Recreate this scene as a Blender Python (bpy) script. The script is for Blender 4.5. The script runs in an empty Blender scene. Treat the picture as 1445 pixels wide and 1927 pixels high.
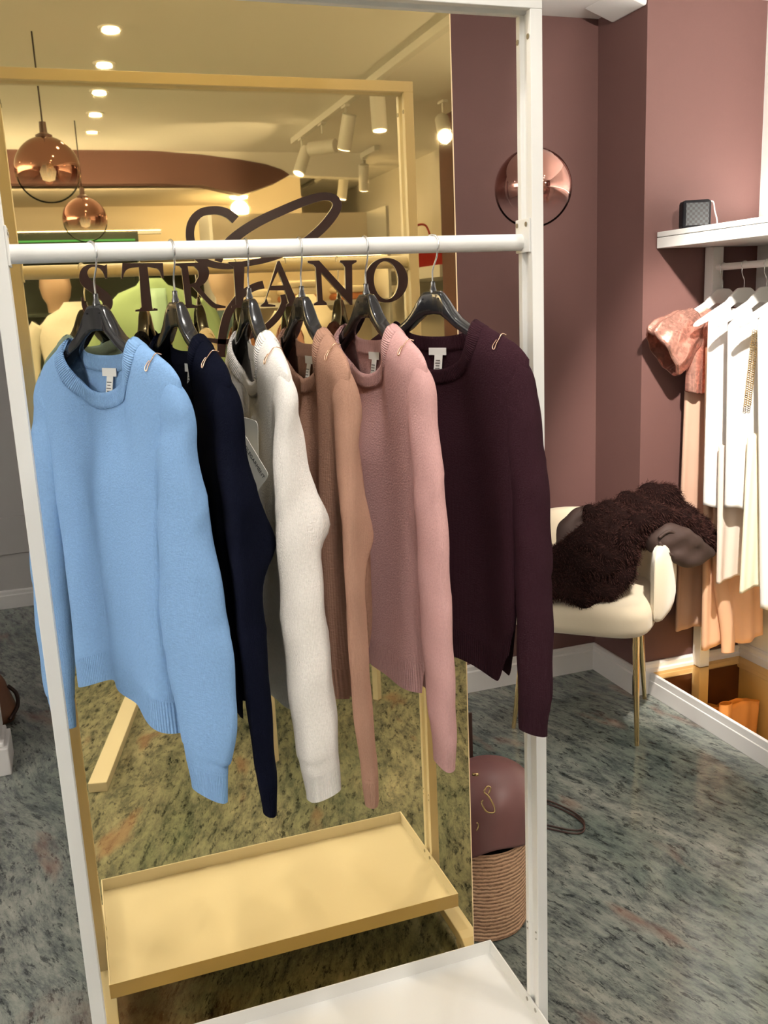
import bpy, bmesh, math, random
from mathutils import Vector, Matrix
random.seed(7)
PI = math.pi
SC = bpy.context.scene
COL = SC.collection
# ------------------------------------------------------------------ camera
CAM = Vector((0.07951835, -1.45389198, 1.60022014))
RX = Vector((0.94347414, -0.32852648, -0.04389656))
DN = Vector((-0.11232822, -0.19232806, -0.97488065))
FW = Vector((0.31183157, 0.92470551, -0.21835934))
FPX = 1728.765
cd = bpy.data.cameras.new('camera'); cam = bpy.data.objects.new('camera', cd); COL.objects.link(cam)
cd.sensor_fit = 'VERTICAL'; cd.sensor_height = 36.0; cd.lens = FPX / 1927.0 * 36.0
cd.clip_start = 0.02
m3 = Matrix((RX, -DN, -FW)).transposed()
cam.matrix_world = Matrix.Translation(CAM) @ m3.to_4x4()
SC.camera = cam
# ------------------------------------------------------------------ world, exposure
W = bpy.data.worlds.new('world'); SC.world = W; W.use_nodes = True
W.node_tree.nodes['Background'].inputs[0].default_value = (0.9, 0.93, 1.0, 1)
W.node_tree.nodes['Background'].inputs[1].default_value = 0.35
SC.view_settings.view_transform = 'Standard'; SC.view_settings.look = 'None'
SC.view_settings.gamma = 1.0; SC.view_settings.use_curve_mapping = False
SC.view_settings.exposure = -0.22
SC.cycles.caustics_reflective = True; SC.cycles.blur_glossy = 1.0; SC.cycles.caustics_refractive = False
SC.cycles.max_bounces = 10; SC.cycles.sample_clamp_indirect = 6.0
P_DOWN = 5.5       # recessed ceiling lamps
P_TRACK = 60.0     # track spots
P_LEFT = 4.5       # added, unseen lamps over the left aisle
P_FILL = 175.0      # added upward strips that brighten the ceiling
CEIL = 2.63
MIRY = 0.319       # face of the gold mirror

def at(x, y, axis, val):
    """point of the scene seen at pixel x,y whose coordinate `axis` is val"""
    v = RX * ((x - 722.5) / FPX) + DN * ((y - 963.5) / FPX) + FW
    k = (val - CAM[axis]) / v[axis]
    return CAM + v * k
def refl(x, y, axis, val):
    """the same for a pixel seen in the mirror: the real point whose coordinate is val"""
    p = at(x, y, axis, 2 * MIRY - val if axis == 1 else val)
    p.y = 2 * MIRY - p.y
    return p
# ------------------------------------------------------------------ materials
def lin(c):
    return tuple(((x / 255 / 12.92) if x / 255 <= 0.04045 else ((x / 255 + 0.055) / 1.055) ** 2.4) for x in c) + (1,)
class NT:
    def __init__(s, name):
        s.m = bpy.data.materials.new(name); s.m.use_nodes = True
        s.t = s.m.node_tree; s.b = s.t.nodes['Principled BSDF']
    def n(s, typ, **kw):
        nd = s.t.nodes.new(typ)
        for k, v in kw.items():
            if k.startswith('i_'): nd.inputs[k[2:].replace('_', ' ')].default_value = v
            else: setattr(nd, k, v)
        return nd
    def l(s, a, b): s.t.links.new(a, b)
    def tex(s, typ='Object'):
        return s.n('ShaderNodeTexCoord').outputs[typ]
def plain(name, col, rough=0.5, metal=0.0, bump=0.0, bscale=60, var=0.0, coat=0.0, spec=0.5, sheen=0.0):
    q = NT(name); b = q.b
    b.inputs['Base Color'].default_value = col; b.inputs['Roughness'].default_value = rough
    b.inputs['Metallic'].default_value = metal; b.inputs['Coat Weight'].default_value = coat
    b.inputs['Specular IOR Level'].default_value = spec; b.inputs['Sheen Weight'].default_value = sheen
    nz = q.n('ShaderNodeTexNoise'); nz.inputs['Scale'].default_value = bscale; nz.inputs['Detail'].default_value = 4
    q.l(q.tex(), nz.inputs['Vector'])
    if bump:
        bp = q.n('ShaderNodeBump'); bp.inputs['Strength'].default_value = bump; bp.inputs['Distance'].default_value = 0.002
        q.l(nz.outputs['Fac'], bp.inputs['Height']); q.l(bp.outputs[0], b.inputs['Normal'])
    if var:
        mx = q.n('ShaderNodeMix', data_type='RGBA'); n2 = q.n('ShaderNodeTexNoise')
        n2.inputs['Scale'].default_value = bscale * 0.08; q.l(q.tex(), n2.inputs['Vector'])
        mx.inputs['A'].default_value = tuple(c * (1 - var) for c in col[:3]) + (1,)
        mx.inputs['B'].default_value = tuple(min(1, c * (1 + var)) for c in col[:3]) + (1,)
        q.l(n2.outputs['Fac'], mx.inputs['Factor']); q.l(mx.outputs['Result'], b.inputs['Base Color'])
    return q.m
def knit(name, col, rib=False, sheen=0.35, var=0.14):
    q = NT(name); b = q.b
    b.inputs['Roughness'].default_value = 0.95; b.inputs['Specular IOR Level'].default_value = 0.04
    b.inputs['Sheen Weight'].default_value = sheen; b.inputs['Sheen Roughness'].default_value = 0.6
    b.inputs['Sheen Tint'].default_value = tuple(min(1, c * 1.3 + 0.01) for c in col[:3]) + (1,)
    uv = q.tex('UV')
    nz = q.n('ShaderNodeTexNoise'); nz.inputs['Scale'].default_value = 330; nz.inputs['Detail'].default_value = 4
    q.l(uv, nz.inputs['Vector'])
    n2 = q.n('ShaderNodeTexNoise'); n2.inputs['Scale'].default_value = 210; n2.inputs['Detail'].default_value = 6
    q.l(uv, n2.inputs['Vector'])
    mx = q.n('ShaderNodeMix', data_type='RGBA')
    mx.inputs['A'].default_value = tuple(c * (1 - var) for c in col[:3]) + (1,)
    mx.inputs['B'].default_value = tuple(min(1, c * (1 + var)) for c in col[:3]) + (1,)
    q.l(n2.outputs['Fac'], mx.inputs['Factor']); q.l(mx.outputs['Result'], b.inputs['Base Color'])
    wv = q.n('ShaderNodeTexWave', bands_direction='X', wave_profile='SIN')
    wv.inputs['Scale'].default_value = 92 if rib else 150; wv.inputs['Distortion'].default_value = 0.4
    q.l(uv, wv.inputs['Vector'])
    ad = q.n('ShaderNodeMath', operation='MULTIPLY_ADD'); ad.inputs[1].default_value = 1.0 if rib else 0.25
    q.l(wv.outputs['Fac'], ad.inputs[0]); q.l(nz.outputs['Fac'], ad.inputs[2])
    bp = q.n('ShaderNodeBump'); bp.inputs['Strength'].default_value = 0.7 if rib else 0.65; bp.inputs['Distance'].default_value = 0.0018
    q.l(ad.outputs[0], bp.inputs['Height']); q.l(bp.outputs[0], b.inputs['Normal'])
    return q.m
def emit(name, col, st):
    q = NT(name); q.b.inputs['Base Color'].default_value = (0, 0, 0, 1)
    q.b.inputs['Emission Color'].default_value = col; q.b.inputs['Emission Strength'].default_value = st
    return q.m
def glass(name, col, rough=0.02, ior=1.45):
    q = NT(name); q.b.inputs['Base Color'].default_value = col; q.b.inputs['Transmission Weight'].default_value = 1
    q.b.inputs['Roughness'].default_value = rough; q.b.inputs['IOR'].default_value = ior
    return q.m
def floor_mat():
    q = NT('green_marble'); b = q.b; t = q.tex()
    def ramp(src, *st):
        r = q.n('ShaderNodeValToRGB'); e = r.color_ramp.elements
        e[0].position, e[0].color = st[0]; e[1].position, e[1].color = st[-1]
        for p, c in st[1:-1]: e.new(p).color = c
        q.l(src, r.inputs['Fac']); return r.outputs[0]
    def noise(vec, sc, det, ro, dist=0.0):
        n = q.n('ShaderNodeTexNoise'); n.inputs['Scale'].default_value = sc; n.inputs['Detail'].default_value = det
        n.inputs['Roughness'].default_value = ro; n.inputs['Distortion'].default_value = dist; q.l(vec, n.inputs['Vector']); return n.outputs['Fac']
    def mix(f, a, bcol, typ='MIX'):
        m = q.n('ShaderNodeMix', data_type='RGBA', blend_type=typ)
        (q.l(f, m.inputs['Factor']) if hasattr(f, 'is_linked') else setattr(m.inputs['Factor'], 'default_value', f))
        q.l(a, m.inputs['A'])
        (q.l(bcol, m.inputs['B']) if hasattr(bcol, 'is_linked') else setattr(m.inputs['B'], 'default_value', bcol)); return m.outputs['Result']
    m1 = q.n('ShaderNodeMapping'); m1.inputs['Rotation'].default_value = (0, 0, math.radians(72)); q.l(t, m1.inputs['Vector'])
    wn = q.n('ShaderNodeTexNoise'); wn.inputs['Scale'].default_value = 1.7; wn.inputs['Detail'].default_value = 2; q.l(t, wn.inputs['Vector'])
    wv = q.n('ShaderNodeVectorMath', operation='MULTIPLY_ADD'); wv.inputs[1].default_value = (0.16, 0.16, 0); q.l(wn.outputs['Color'], wv.inputs[0]); q.l(m1.outputs[0], wv.inputs[2])
    m2 = q.n('ShaderNodeMapping'); m2.inputs['Scale'].default_value = (0.42, 1.15, 1); q.l(wv.outputs[0], m2.inputs['Vector']); v = m2.outputs[0]
    base = ramp(noise(v, 20, 12, 0.80), (0.34, (0.035, 0.046, 0.045, 1)), (0.44, (0.14, 0.155, 0.145, 1)), (0.52, (0.25, 0.265, 0.235, 1)), (0.66, (0.38, 0.385, 0.33, 1)))
    tone = ramp(noise(v, 2.2, 4, 0.55), (0.38, (0.50, 0.60, 0.60, 1)), (0.60, (1, 1, 1, 1)))
    c = mix(0.9, base, tone, 'MULTIPLY')
    fl = ramp(noise(v, 42, 8, 0.75, 0.1), (0.40, (0.10, 0.12, 0.14, 1)), (0.46, (1, 1, 1, 1)))
    c = mix(0.85, c, fl, 'MULTIPLY')
    fl2 = ramp(noise(v, 13, 10, 0.74, 0.15), (0.36, (0.15, 0.16, 0.17, 1)), (0.405, (1, 1, 1, 1)))
    c = mix(0.8, c, fl2, 'MULTIPLY')
    pk = ramp(noise(v, 4.6, 3, 0.5), (0.63, (0, 0, 0, 1)), (0.70, (1, 1, 1, 1)))
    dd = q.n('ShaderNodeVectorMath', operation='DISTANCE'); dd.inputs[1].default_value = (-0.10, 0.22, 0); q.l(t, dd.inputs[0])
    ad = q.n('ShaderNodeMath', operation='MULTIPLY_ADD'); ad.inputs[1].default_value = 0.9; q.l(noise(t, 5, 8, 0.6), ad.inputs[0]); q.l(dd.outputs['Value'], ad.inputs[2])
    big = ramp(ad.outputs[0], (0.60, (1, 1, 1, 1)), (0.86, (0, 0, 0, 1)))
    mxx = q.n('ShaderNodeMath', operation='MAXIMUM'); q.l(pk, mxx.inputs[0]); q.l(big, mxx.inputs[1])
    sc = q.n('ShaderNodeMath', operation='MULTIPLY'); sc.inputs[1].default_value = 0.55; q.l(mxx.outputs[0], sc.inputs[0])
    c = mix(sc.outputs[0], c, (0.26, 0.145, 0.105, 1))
    vo = q.n('ShaderNodeTexVoronoi'); vo.inputs['Scale'].default_value = 85; q.l(t, vo.inputs['Vector'])
    spk = ramp(vo.outputs['Distance'], (0.05, (1, 1, 1, 1)), (0.12, (0, 0, 0, 1)))
    gt = q.n('ShaderNodeMath', operation='MULTIPLY'); q.l(spk, gt.inputs[0]); q.l(big, gt.inputs[1])
    c = mix(gt.outputs[0], c, (0.42, 0.42, 0.38, 1))
    q.l(c, b.inputs['Base Color']); b.inputs['Roughness'].default_value = 0.12; b.inputs['Specular IOR Level'].default_value = 0.42
    return q.m
WHITE = plain('white_powder_coat', (0.77, 0.765, 0.74, 1), 0.42, bump=0.03, bscale=300)
TRIMW = plain('white_trim_paint', (0.82, 0.80, 0.79, 1), 0.45, bump=0.05)
WALLB = plain('brown_wall_paint', (0.118, 0.054, 0.047, 1), 0.75, bump=0.12, bscale=140, var=0.03)
CREAM = plain('cream_wall_paint', (0.80, 0.72, 0.60, 1), 0.8, bump=0.08)
WALLW = plain('white_wall_paint', (0.80, 0.78, 0.76, 1), 0.8, bump=0.08)
WALLG = plain('grey_wall_paint', (0.50, 0.48, 0.47, 1), 0.8, bump=0.08)
CEILM = plain('ceiling_paint', (0.86, 0.85, 0.83, 1), 0.85, bump=0.05)
FLOORM = floor_mat()
GOLDM = NT('gold_mirror'); GOLDM.b.inputs['Metallic'].default_value = 1; GOLDM.b.inputs['Roughness'].default_value = 0.015
GOLDM.b.inputs['Base Color'].default_value = (0.92, 0.72, 0.36, 1)
_n = GOLDM.n('ShaderNodeTexNoise'); _n.inputs['Scale'].default_value = 1.5; GOLDM.l(GOLDM.tex(), _n.inputs['Vector'])
_b = GOLDM.n('ShaderNodeBump'); _b.inputs['Strength'].default_value = 0.012; _b.inputs['Distance'].default_value = 0.02
GOLDM.l(_n.outputs['Fac'], _b.inputs['Height']); GOLDM.l(_b.outputs[0], GOLDM.b.inputs['Normal']); GOLDM = GOLDM.m
AMBER = NT('amber_mirror'); AMBER.b.inputs['Metallic'].default_value = 1; AMBER.b.inputs['Roughness'].default_value = 0.02
AMBER.b.inputs['Base Color'].default_value = (0.78, 0.50, 0.17, 1)
_n = AMBER.n('ShaderNodeTexNoise'); _n.inputs['Scale'].default_value = 2; AMBER.l(AMBER.tex(), _n.inputs['Vector'])
_b = AMBER.n('ShaderNodeBump'); _b.inputs['Strength'].default_value = 0.01; AMBER.l(_n.outputs['Fac'], _b.inputs['Height']); AMBER.l(_b.outputs[0], AMBER.b.inputs['Normal']); AMBER = AMBER.m
EDGE = plain('acrylic_edge', (0.95, 0.72, 0.42, 1), 0.25)
SILVER = plain('letter_edge_acrylic', (0.72, 0.66, 0.50, 1), 0.25, bump=0.02)
LETTER = plain('brown_acrylic', (0.022, 0.008, 0.006, 1), 0.22, bump=0.02, spec=0.3)
BLACKP = plain('black_gloss_plastic', (0.012, 0.012, 0.014, 1), 0.16, bump=0.02, coat=0.3)
STEEL = plain('steel_wire', (0.75, 0.75, 0.76, 1), 0.22, metal=1, bump=0.02)
SCREW = plain('screw_steel', (0.42, 0.40, 0.36, 1), 0.35, metal=1, bump=0.05)
BRASS = plain('brass', (0.78, 0.58, 0.28, 1), 0.14, metal=1, bump=0.0)
VELVET = plain('cream_velvet', (0.70, 0.60, 0.44, 1), 0.85, bump=0.2, bscale=90, var=0.05, sheen=0.5)
FUR = plain('brown_fur', (0.010, 0.0045, 0.004, 1), 0.95, bump=0.5, bscale=70, var=0.4, spec=0.05)
LINING = plain('brown_lining', (0.036, 0.018, 0.0135, 1), 0.75, bump=0.15, bscale=40, var=0.1)
LEATH = plain('mauve_leather', (0.165, 0.072, 0.068, 1), 0.42, bump=0.12, bscale=120, var=0.05)
STRAPM = plain('dark_brown_leather', (0.045, 0.018, 0.012, 1), 0.45, bump=0.1)
DARK = plain('dark_inside', (0.008, 0.006, 0.006, 1), 0.9, bump=0.1)
def straw_mat():
    q = NT('woven_raffia'); b = q.b; t = q.tex('UV')
    wv = q.n('ShaderNodeTexWave', bands_direction='Y', wave_profile='SIN'); wv.inputs['Scale'].default_value = 30
    wv.inputs['Distortion'].default_value = 3.2; wv.inputs['Detail'].default_value = 3; wv.inputs['Detail Scale'].default_value = 1.4; wv.inputs['Detail Roughness'].default_value = 0.6
    q.l(t, wv.inputs['Vector'])
    mp = q.n('ShaderNodeMapping'); mp.inputs['Scale'].default_value = (1, 3.5, 1); q.l(t, mp.inputs['Vector'])
    nz = q.n('ShaderNodeTexNoise'); nz.inputs['Scale'].default_value = 55; nz.inputs['Detail'].default_value = 6; nz.inputs['Roughness'].default_value = 0.7; q.l(mp.outputs[0], nz.inputs['Vector'])
    ad = q.n('ShaderNodeMath', operation='MULTIPLY_ADD'); ad.inputs[1].default_value = 0.55; q.l(wv.outputs['Fac'], ad.inputs[0]); q.l(nz.outputs['Fac'], ad.inputs[2])
    r = q.n('ShaderNodeValToRGB'); e = r.color_ramp.elements; e[0].position = 0.42; e[0].color = (0.20, 0.095, 0.05, 1); e[1].position = 0.98; e[1].color = (0.78, 0.50, 0.31, 1)
    e.new(0.62).color = (0.52, 0.30, 0.175, 1); q.l(ad.outputs[0], r.inputs['Fac'])
    q.l(r.outputs[0], b.inputs['Base Color']); b.inputs['Roughness'].default_value = 0.75
    bp = q.n('ShaderNodeBump'); bp.inputs['Strength'].default_value = 0.8; bp.inputs['Distance'].default_value = 0.004
    q.l(ad.outputs[0], bp.inputs['Height']); q.l(bp.outputs[0], b.inputs['Normal'])
    return q.m
STRAW = straw_mat()
LAMP = emit('lamp_face', (1.0, 0.93, 0.82, 1), 18)
LABELM = plain('white_satin_label', (0.80, 0.80, 0.77, 1), 0.5, bump=0.05)
INK = plain('grey_ink', (0.10, 0.10, 0.10, 1), 0.7)
def copper_mat():
    q = NT('copper_fade_glass'); b = q.b; t = q.tex('Object')
    sp = q.n('ShaderNodeSeparateXYZ'); q.l(t, sp.inputs[0])
    mr = q.n('ShaderNodeMapRange', interpolation_type='SMOOTHSTEP'); mr.inputs['From Min'].default_value = -0.070; mr.inputs['From Max'].default_value = 0.020
    q.l(sp.outputs['Z'], mr.inputs['Value'])
    b.inputs['Metallic'].default_value = 1; b.inputs['Roughness'].default_value = 0.04; b.inputs['Base Color'].default_value = (0.52, 0.27, 0.22, 1)
    gl = q.n('ShaderNodeBsdfTransparent'); gs = q.n('ShaderNodeBsdfGlossy'); gs.inputs['Roughness'].default_value = 0.03
    lw = q.n('ShaderNodeLayerWeight'); lw.inputs['Blend'].default_value = 0.05
    a = q.n('ShaderNodeMixShader'); q.l(lw.outputs['Fresnel'], a.inputs[0]); q.l(gl.outputs[0], a.inputs[1]); q.l(gs.outputs[0], a.inputs[2])
    mx = q.n('ShaderNodeMixShader'); q.l(mr.outputs[0], mx.inputs[0]); q.l(a.outputs[0], mx.inputs[1]); q.l(b.outputs[0], mx.inputs[2])
    q.l(mx.outputs[0], q.t.nodes['Material Output'].inputs['Surface'])
    return q.m
COPPER = copper_mat()
def sequin_mat(name, col, scale=160):
    q = NT(name); b = q.b; t = q.tex('UV')
    vo = q.n('ShaderNodeTexVoronoi'); vo.inputs['Scale'].default_value = scale; q.l(t, vo.inputs['Vector'])
    b.inputs['Metallic'].default_value = 0.75; b.inputs['Roughness'].default_value = 0.22
    mx = q.n('ShaderNodeMix', data_type='RGBA'); mx.inputs['A'].default_value = tuple(c * 0.5 for c in col[:3]) + (1,); mx.inputs['B'].default_value = col
    q.l(vo.outputs['Color'], mx.inputs['Factor']); q.l(mx.outputs['Result'], b.inputs['Base Color'])
    bp = q.n('ShaderNodeBump'); bp.inputs['Strength'].default_value = 0.9; bp.inputs['Distance'].default_value = 0.004
    q.l(vo.outputs['Color'], bp.inputs['Height']); q.l(bp.outputs[0], b.inputs['Normal'])
    return q.m
SEQ = sequin_mat('rose_sequins', (0.95, 0.50, 0.40, 1), 120); GOLDSEQ = sequin_mat('gold_sequins', (0.8, 0.6, 0.25, 1), 240)
# ------------------------------------------------------------------ mesh helpers
class MB:
    def __init__(s): s.v = []; s.f = []; s.uv = {}
    def quadgrid(s, rows, close_u=False, uv=None, flip=False):
        """rows: list of equal length point lists"""
        o = len(s.v); nr = len(rows); nc = len(rows[0])
        for r in rows: s.v.extend([tuple(p) for p in r])
        for i in range(nr - 1):
            for j in range(nc if close_u else nc - 1):
                a = o + i * nc + j; b = o + i * nc + (j + 1) % nc
                c = o + (i + 1) * nc + (j + 1) % nc; d = o + (i + 1) * nc + j
                f = (a, b, c, d) if not flip else (d, c, b, a)
                if uv:
                    j2 = j + 1
                    k = (uv(i, j), uv(i, j2), uv(i + 1, j2), uv(i + 1, j))
                    s.uv[len(s.f)] = k if not flip else k[::-1]
                s.f.append(f)
        return o
    def box(s, x0, x1, y0, y1, z0, z1):
        o = len(s.v)
        s.v += [(x0, y0, z0), (x1, y0, z0), (x1, y1, z0), (x0, y1, z0), (x0, y0, z1), (x1, y0, z1), (x1, y1, z1), (x0, y1, z1)]
        s.f += [tuple(o + i for i in q) for q in ((0, 3, 2, 1), (4, 5, 6, 7), (0, 1, 5, 4), (1, 2, 6, 5), (2, 3, 7, 6), (3, 0, 4, 7))]
        return s
    def cap(s, idx, flip=False):
        s.f.append(tuple(idx if not flip else idx[::-1])); return s
    def prism(s, poly, lo, hi, axis=2):
        """poly of 2D points extruded along axis"""
        def P(p, h):
            if axis == 2: return (p[0], p[1], h)
            if axis == 1: return (p[0], h, p[1])
            return (h, p[0], p[1])
        o = len(s.v); n = len(poly)
        s.v += [P(p, lo) for p in poly] + [P(p, hi) for p in poly]
        s.f.append(tuple(o + i for i in range(n))[::-1]); s.f.append(tuple(o + n + i for i in range(n)))
        for i in range(n):
            j = (i + 1) % n; s.f.append((o + i, o + j, o + n + j, o + n + i))
        return s
    def tube(s, pts, r, seg=10, closed=False, caps=True):
        pts = [Vector(p) for p in pts]; n = len(pts)
        rr = r if isinstance(r, (list, tuple)) else [r] * n
        t = []
        for i in range(n):
            a = pts[(i - 1) % n] if closed else pts[max(i - 1, 0)]; b = pts[(i + 1) % n] if closed else pts[min(i + 1, n - 1)]
            t.append((b - a).normalized())
        up = Vector((0, 0, 1)) if abs(t[0].z) < 0.9 else Vector((1, 0, 0))
        nx = t[0].cross(up).normalized(); rows = []
        for i in range(n):
            nx = (nx - t[i] * nx.dot(t[i])).normalized(); by = t[i].cross(nx)
            rows.append([pts[i] + (nx * math.cos(2 * PI * k / seg) + by * math.sin(2 * PI * k / seg)) * rr[i] for k in range(seg)])
        if closed: rows.append(rows[0])
        o = s.quadgrid(rows, True)
        if caps and not closed:
            s.cap([o + k for k in range(seg)], True); e = o + (n - 1) * seg; s.cap([e + k for k in range(seg)])
        return s
    def lathe(s, prof, c=(0, 0, 0), seg=32, uvscale=None):
        rows = [[(c[0] + r * math.cos(2 * PI * k / seg), c[1] + r * math.sin(2 * PI * k / seg), c[2] + z) for k in range(seg)] for r, z in prof]
        R0 = max(r for r, z in prof)
        s.quadgrid(rows, True, (lambda i, j: (j / seg * 2 * PI * R0, prof[i][1])) if uvscale else None)
        return s
    def build(s, name, mat, parent=None, smooth=False, bevel=0.0, loc=None, merge=0.0, subsurf=0, solid=0.0, fix=True, angle=40):
        me = bpy.data.meshes.new(name); me.from_pydata(s.v, [], s.f)
        if s.uv:
            ul = me.uv_layers.new(name='UVMap')
            for p in me.polygons:
                k = s.uv.get(p.index)
                if k:
                    for li, q in zip(p.loop_indices, k): ul.data[li].uv = q
        if merge or fix:
            bm = bmesh.new(); bm.from_mesh(me)
            if merge: bmesh.ops.remove_doubles(bm, verts=bm.verts, dist=merge)
            if fix: bmesh.ops.recalc_face_normals(bm, faces=bm.faces)
            bm.to_mesh(me); bm.free()
        ob = bpy.data.objects.new(name, me); COL.objects.link(ob)
        if mat: me.materials.append(mat)
        if parent: ob.parent = parent
        if loc: ob.location = loc
        if bevel:
            b = ob.modifiers.new('bevel', 'BEVEL'); b.width = bevel; b.segments = 2; b.limit_method = 'ANGLE'; b.angle_limit = math.radians(40)
        if solid:
            b = ob.modifiers.new('solid', 'SOLIDIFY'); b.thickness = solid; b.offset = 0
        if subsurf:
            b = ob.modifiers.new('sub', 'SUBSURF'); b.levels = subsurf; b.render_levels = subsurf
        if smooth:
            for p in me.polygons: p.use_smooth = True
            if smooth == 'auto': me.set_sharp_from_angle(angle=math.radians(angle))
        return ob
def empty(name, loc, label=None, cat=None, rz=0.0, group=None):
    o = bpy.data.objects.new(name, None); COL.objects.link(o); o.location = loc; o.rotation_euler = (0, 0, rz)
    o.empty_display_size = 0.05
    tag(o, label, cat, group); return o
def tag(o, label=None, cat=None, group=None):
    if label: o['label'] = label
    if cat: o['category'] = cat
    if group: o['group'] = group
    return o
def struct(o): o['kind'] = 'structure'; return o
def copy_tree(o, parent=None, depth=0):
    c = o.copy(); COL.objects.link(c); c.parent = parent
    for ch in [x for x in bpy.data.objects if x.parent == o]: copy_tree(ch, c)
    return c
def lerp(a, b, t): return a + (b - a) * t
def interp(tab, x):
    """tab: sorted list of (x, value or tuple)"""
    if x <= tab[0][0]: return tab[0][1]
    for (x0, v0), (x1, v1) in zip(tab, tab[1:]):
        if x <= x1:
            t = (x - x0) / (x1 - x0); t = t * t * (3 - 2 * t)
            if isinstance(v0, tuple): return tuple(lerp(a, b, t) for a, b in zip(v0, v1))
            return lerp(v0, v1, t)
    return tab[-1][1]
def catmull(pts, n):
    """resample a list of tuples smoothly into n points"""
    out = []; m = len(pts) - 1
    for i in range(n):
        x = i / (n - 1) * m; k = min(int(x), m - 1); t = x - k
        p0 = pts[max(k - 1, 0)]; p1 = pts[k]; p2 = pts[k + 1]; p3 = pts[min(k + 2, m)]
        out.append(tuple(0.5 * (2 * b + (c - a) * t + (2 * a - 5 * b + 4 * c - d) * t * t + (3 * b - a - 3 * c + d) * t ** 3) for a, b, c, d in zip(p0, p1, p2, p3)))
    return out
def sstep(a, b, x):
    t = min(1, max(0, (x - a) / (b - a))); return t * t * (3 - 2 * t)
def text_mesh(name, body, size, mat, parent=None, extrude=0.0002, mtx=None, align='CENTER'):
    cu = bpy.data.curves.new(name, 'FONT'); cu.body = body; cu.size = size; cu.extrude = extrude; cu.align_x = align; cu.align_y = 'CENTER'
    tmp = bpy.data.objects.new('tmp', cu); COL.objects.link(tmp)
    dg = bpy.context.evaluated_depsgraph_get(); me = bpy.data.meshes.new_from_object(tmp.evaluated_get(dg))
    bpy.data.objects.remove(tmp); bpy.data.curves.remove(cu)
    ob = bpy.data.objects.new(name, me); COL.objects.link(ob); me.materials.clear(); me.materials.append(mat)
    if parent: ob.parent = parent
    if mtx: ob.matrix_local = mtx
    return ob
def area(name, loc, power, size, parent=None, rot=(0, 0, 0), col=(1, 0.95, 0.88), spread=160):
    l = bpy.data.lights.new(name, 'AREA'); l.shape = 'DISK'; l.size = size; l.energy = power; l.color = col; l.spread = math.radians(spread)
    o = bpy.data.objects.new(name, l); COL.objects.link(o); o.location = loc; o.rotation_euler = rot
    if parent: o.parent = parent
    return o
# ================================================================== THE SETTING
WY = 1.872; RX0 = 2.150; EY = 1.554; WX = 2.665; BKY = -6.6; LX = -3.4; FARY = 4.05
def sbox(name, mat, *b, bevel=0.0): return struct(MB().box(*b).build(name, mat, bevel=bevel))
sbox('floor', FLOORM, LX - 0.2, WX + 0.2, BKY - 0.2, FARY + 0.2, -0.1, 0.0)
sbox('ceiling', CEILM, LX - 0.2, WX + 0.2, BKY - 0.2, FARY + 0.2, CEIL, CEIL + 0.1)
sbox('wall_back', WALLB, 0.20, RX0, WY, WY + 0.15, 0, CEIL)
sbox('wall_return', WALLB, RX0, RX0 + 0.12, EY, WY + 0.15, 0, CEIL)
sbox('wall_end', WALLB, RX0 + 0.12, WX + 0.15, EY, EY + 0.15, 0, CEIL)
sbox('wall_right', WALLW, WX, WX + 0.15, BKY, EY, 0, CEIL)
sbox('wall_far', WALLG, LX, 0.35, FARY, FARY + 0.15, 0, CEIL)
sbox('wall_left', WALLW, LX - 0.15, LX, BKY, FARY + 0.15, 0, CEIL)
sbox('wall_passage', WALLG, 0.20, 0.35, WY + 0.15, FARY, 0, CEIL)
sbox('wall_mirror', WALLB, 0.004, 0.845, MIRY + 0.006, MIRY + 0.085, 0, CEIL)
# wall behind the photographer (seen in the mirror): curved brown fascia, cream wall, dark lower wall
sbox('wall_rear', CREAM, LX - 0.15, WX + 0.15, BKY - 0.15, BKY, 2.02, CEIL)
sbox('wall_rear_lower', plain('dark_green_wall', (0.045, 0.058, 0.045, 1), 0.5, bump=0.1), LX - 0.15, WX + 0.15, BKY - 0.15, BKY, 0, 2.02)
FY = -4.25
def fp(x, y):
    p = refl(x, y, 1, FY); return (p.x, p.z)
top = [fp(*q) for q in ((20, 281), (120, 280), (220, 281), (300, 285), (380, 291), (450, 300), (500, 309), (530, 319), (545, 329))]
bot = [fp(*q) for q in ((520, 343), (480, 358), (455, 366), (380, 349), (300, 346), (120, 345), (20, 345))]
band = [(LX, top[0][1])] + top + bot + [(LX, bot[-1][1])]
struct(MB().prism(band, FY - 0.12, FY, axis=1).build('wall_fascia', WALLB))
vault = [(LX, CEIL)] + [(LX, top[0][1])] + top + [(2.2, top[-1][1] - 0.02), (2.2, CEIL)]
struct(MB().prism(vault, FY - 0.11, FY - 0.005, axis=1).build('ceiling_vault', CEILM))
struct(MB().box(LX, 1.45, -5.3, FY - 0.12, 2.41, 2.42).build('ceiling_lowered', CREAM))
struct(MB().box(LX, 2.0, -5.35, -5.30, 2.02, CEIL).build('wall_recess', CREAM))
sbox('wall_pier', WALLB, 2.25, WX, -3.07, -1.75, 0, CEIL)
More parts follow.
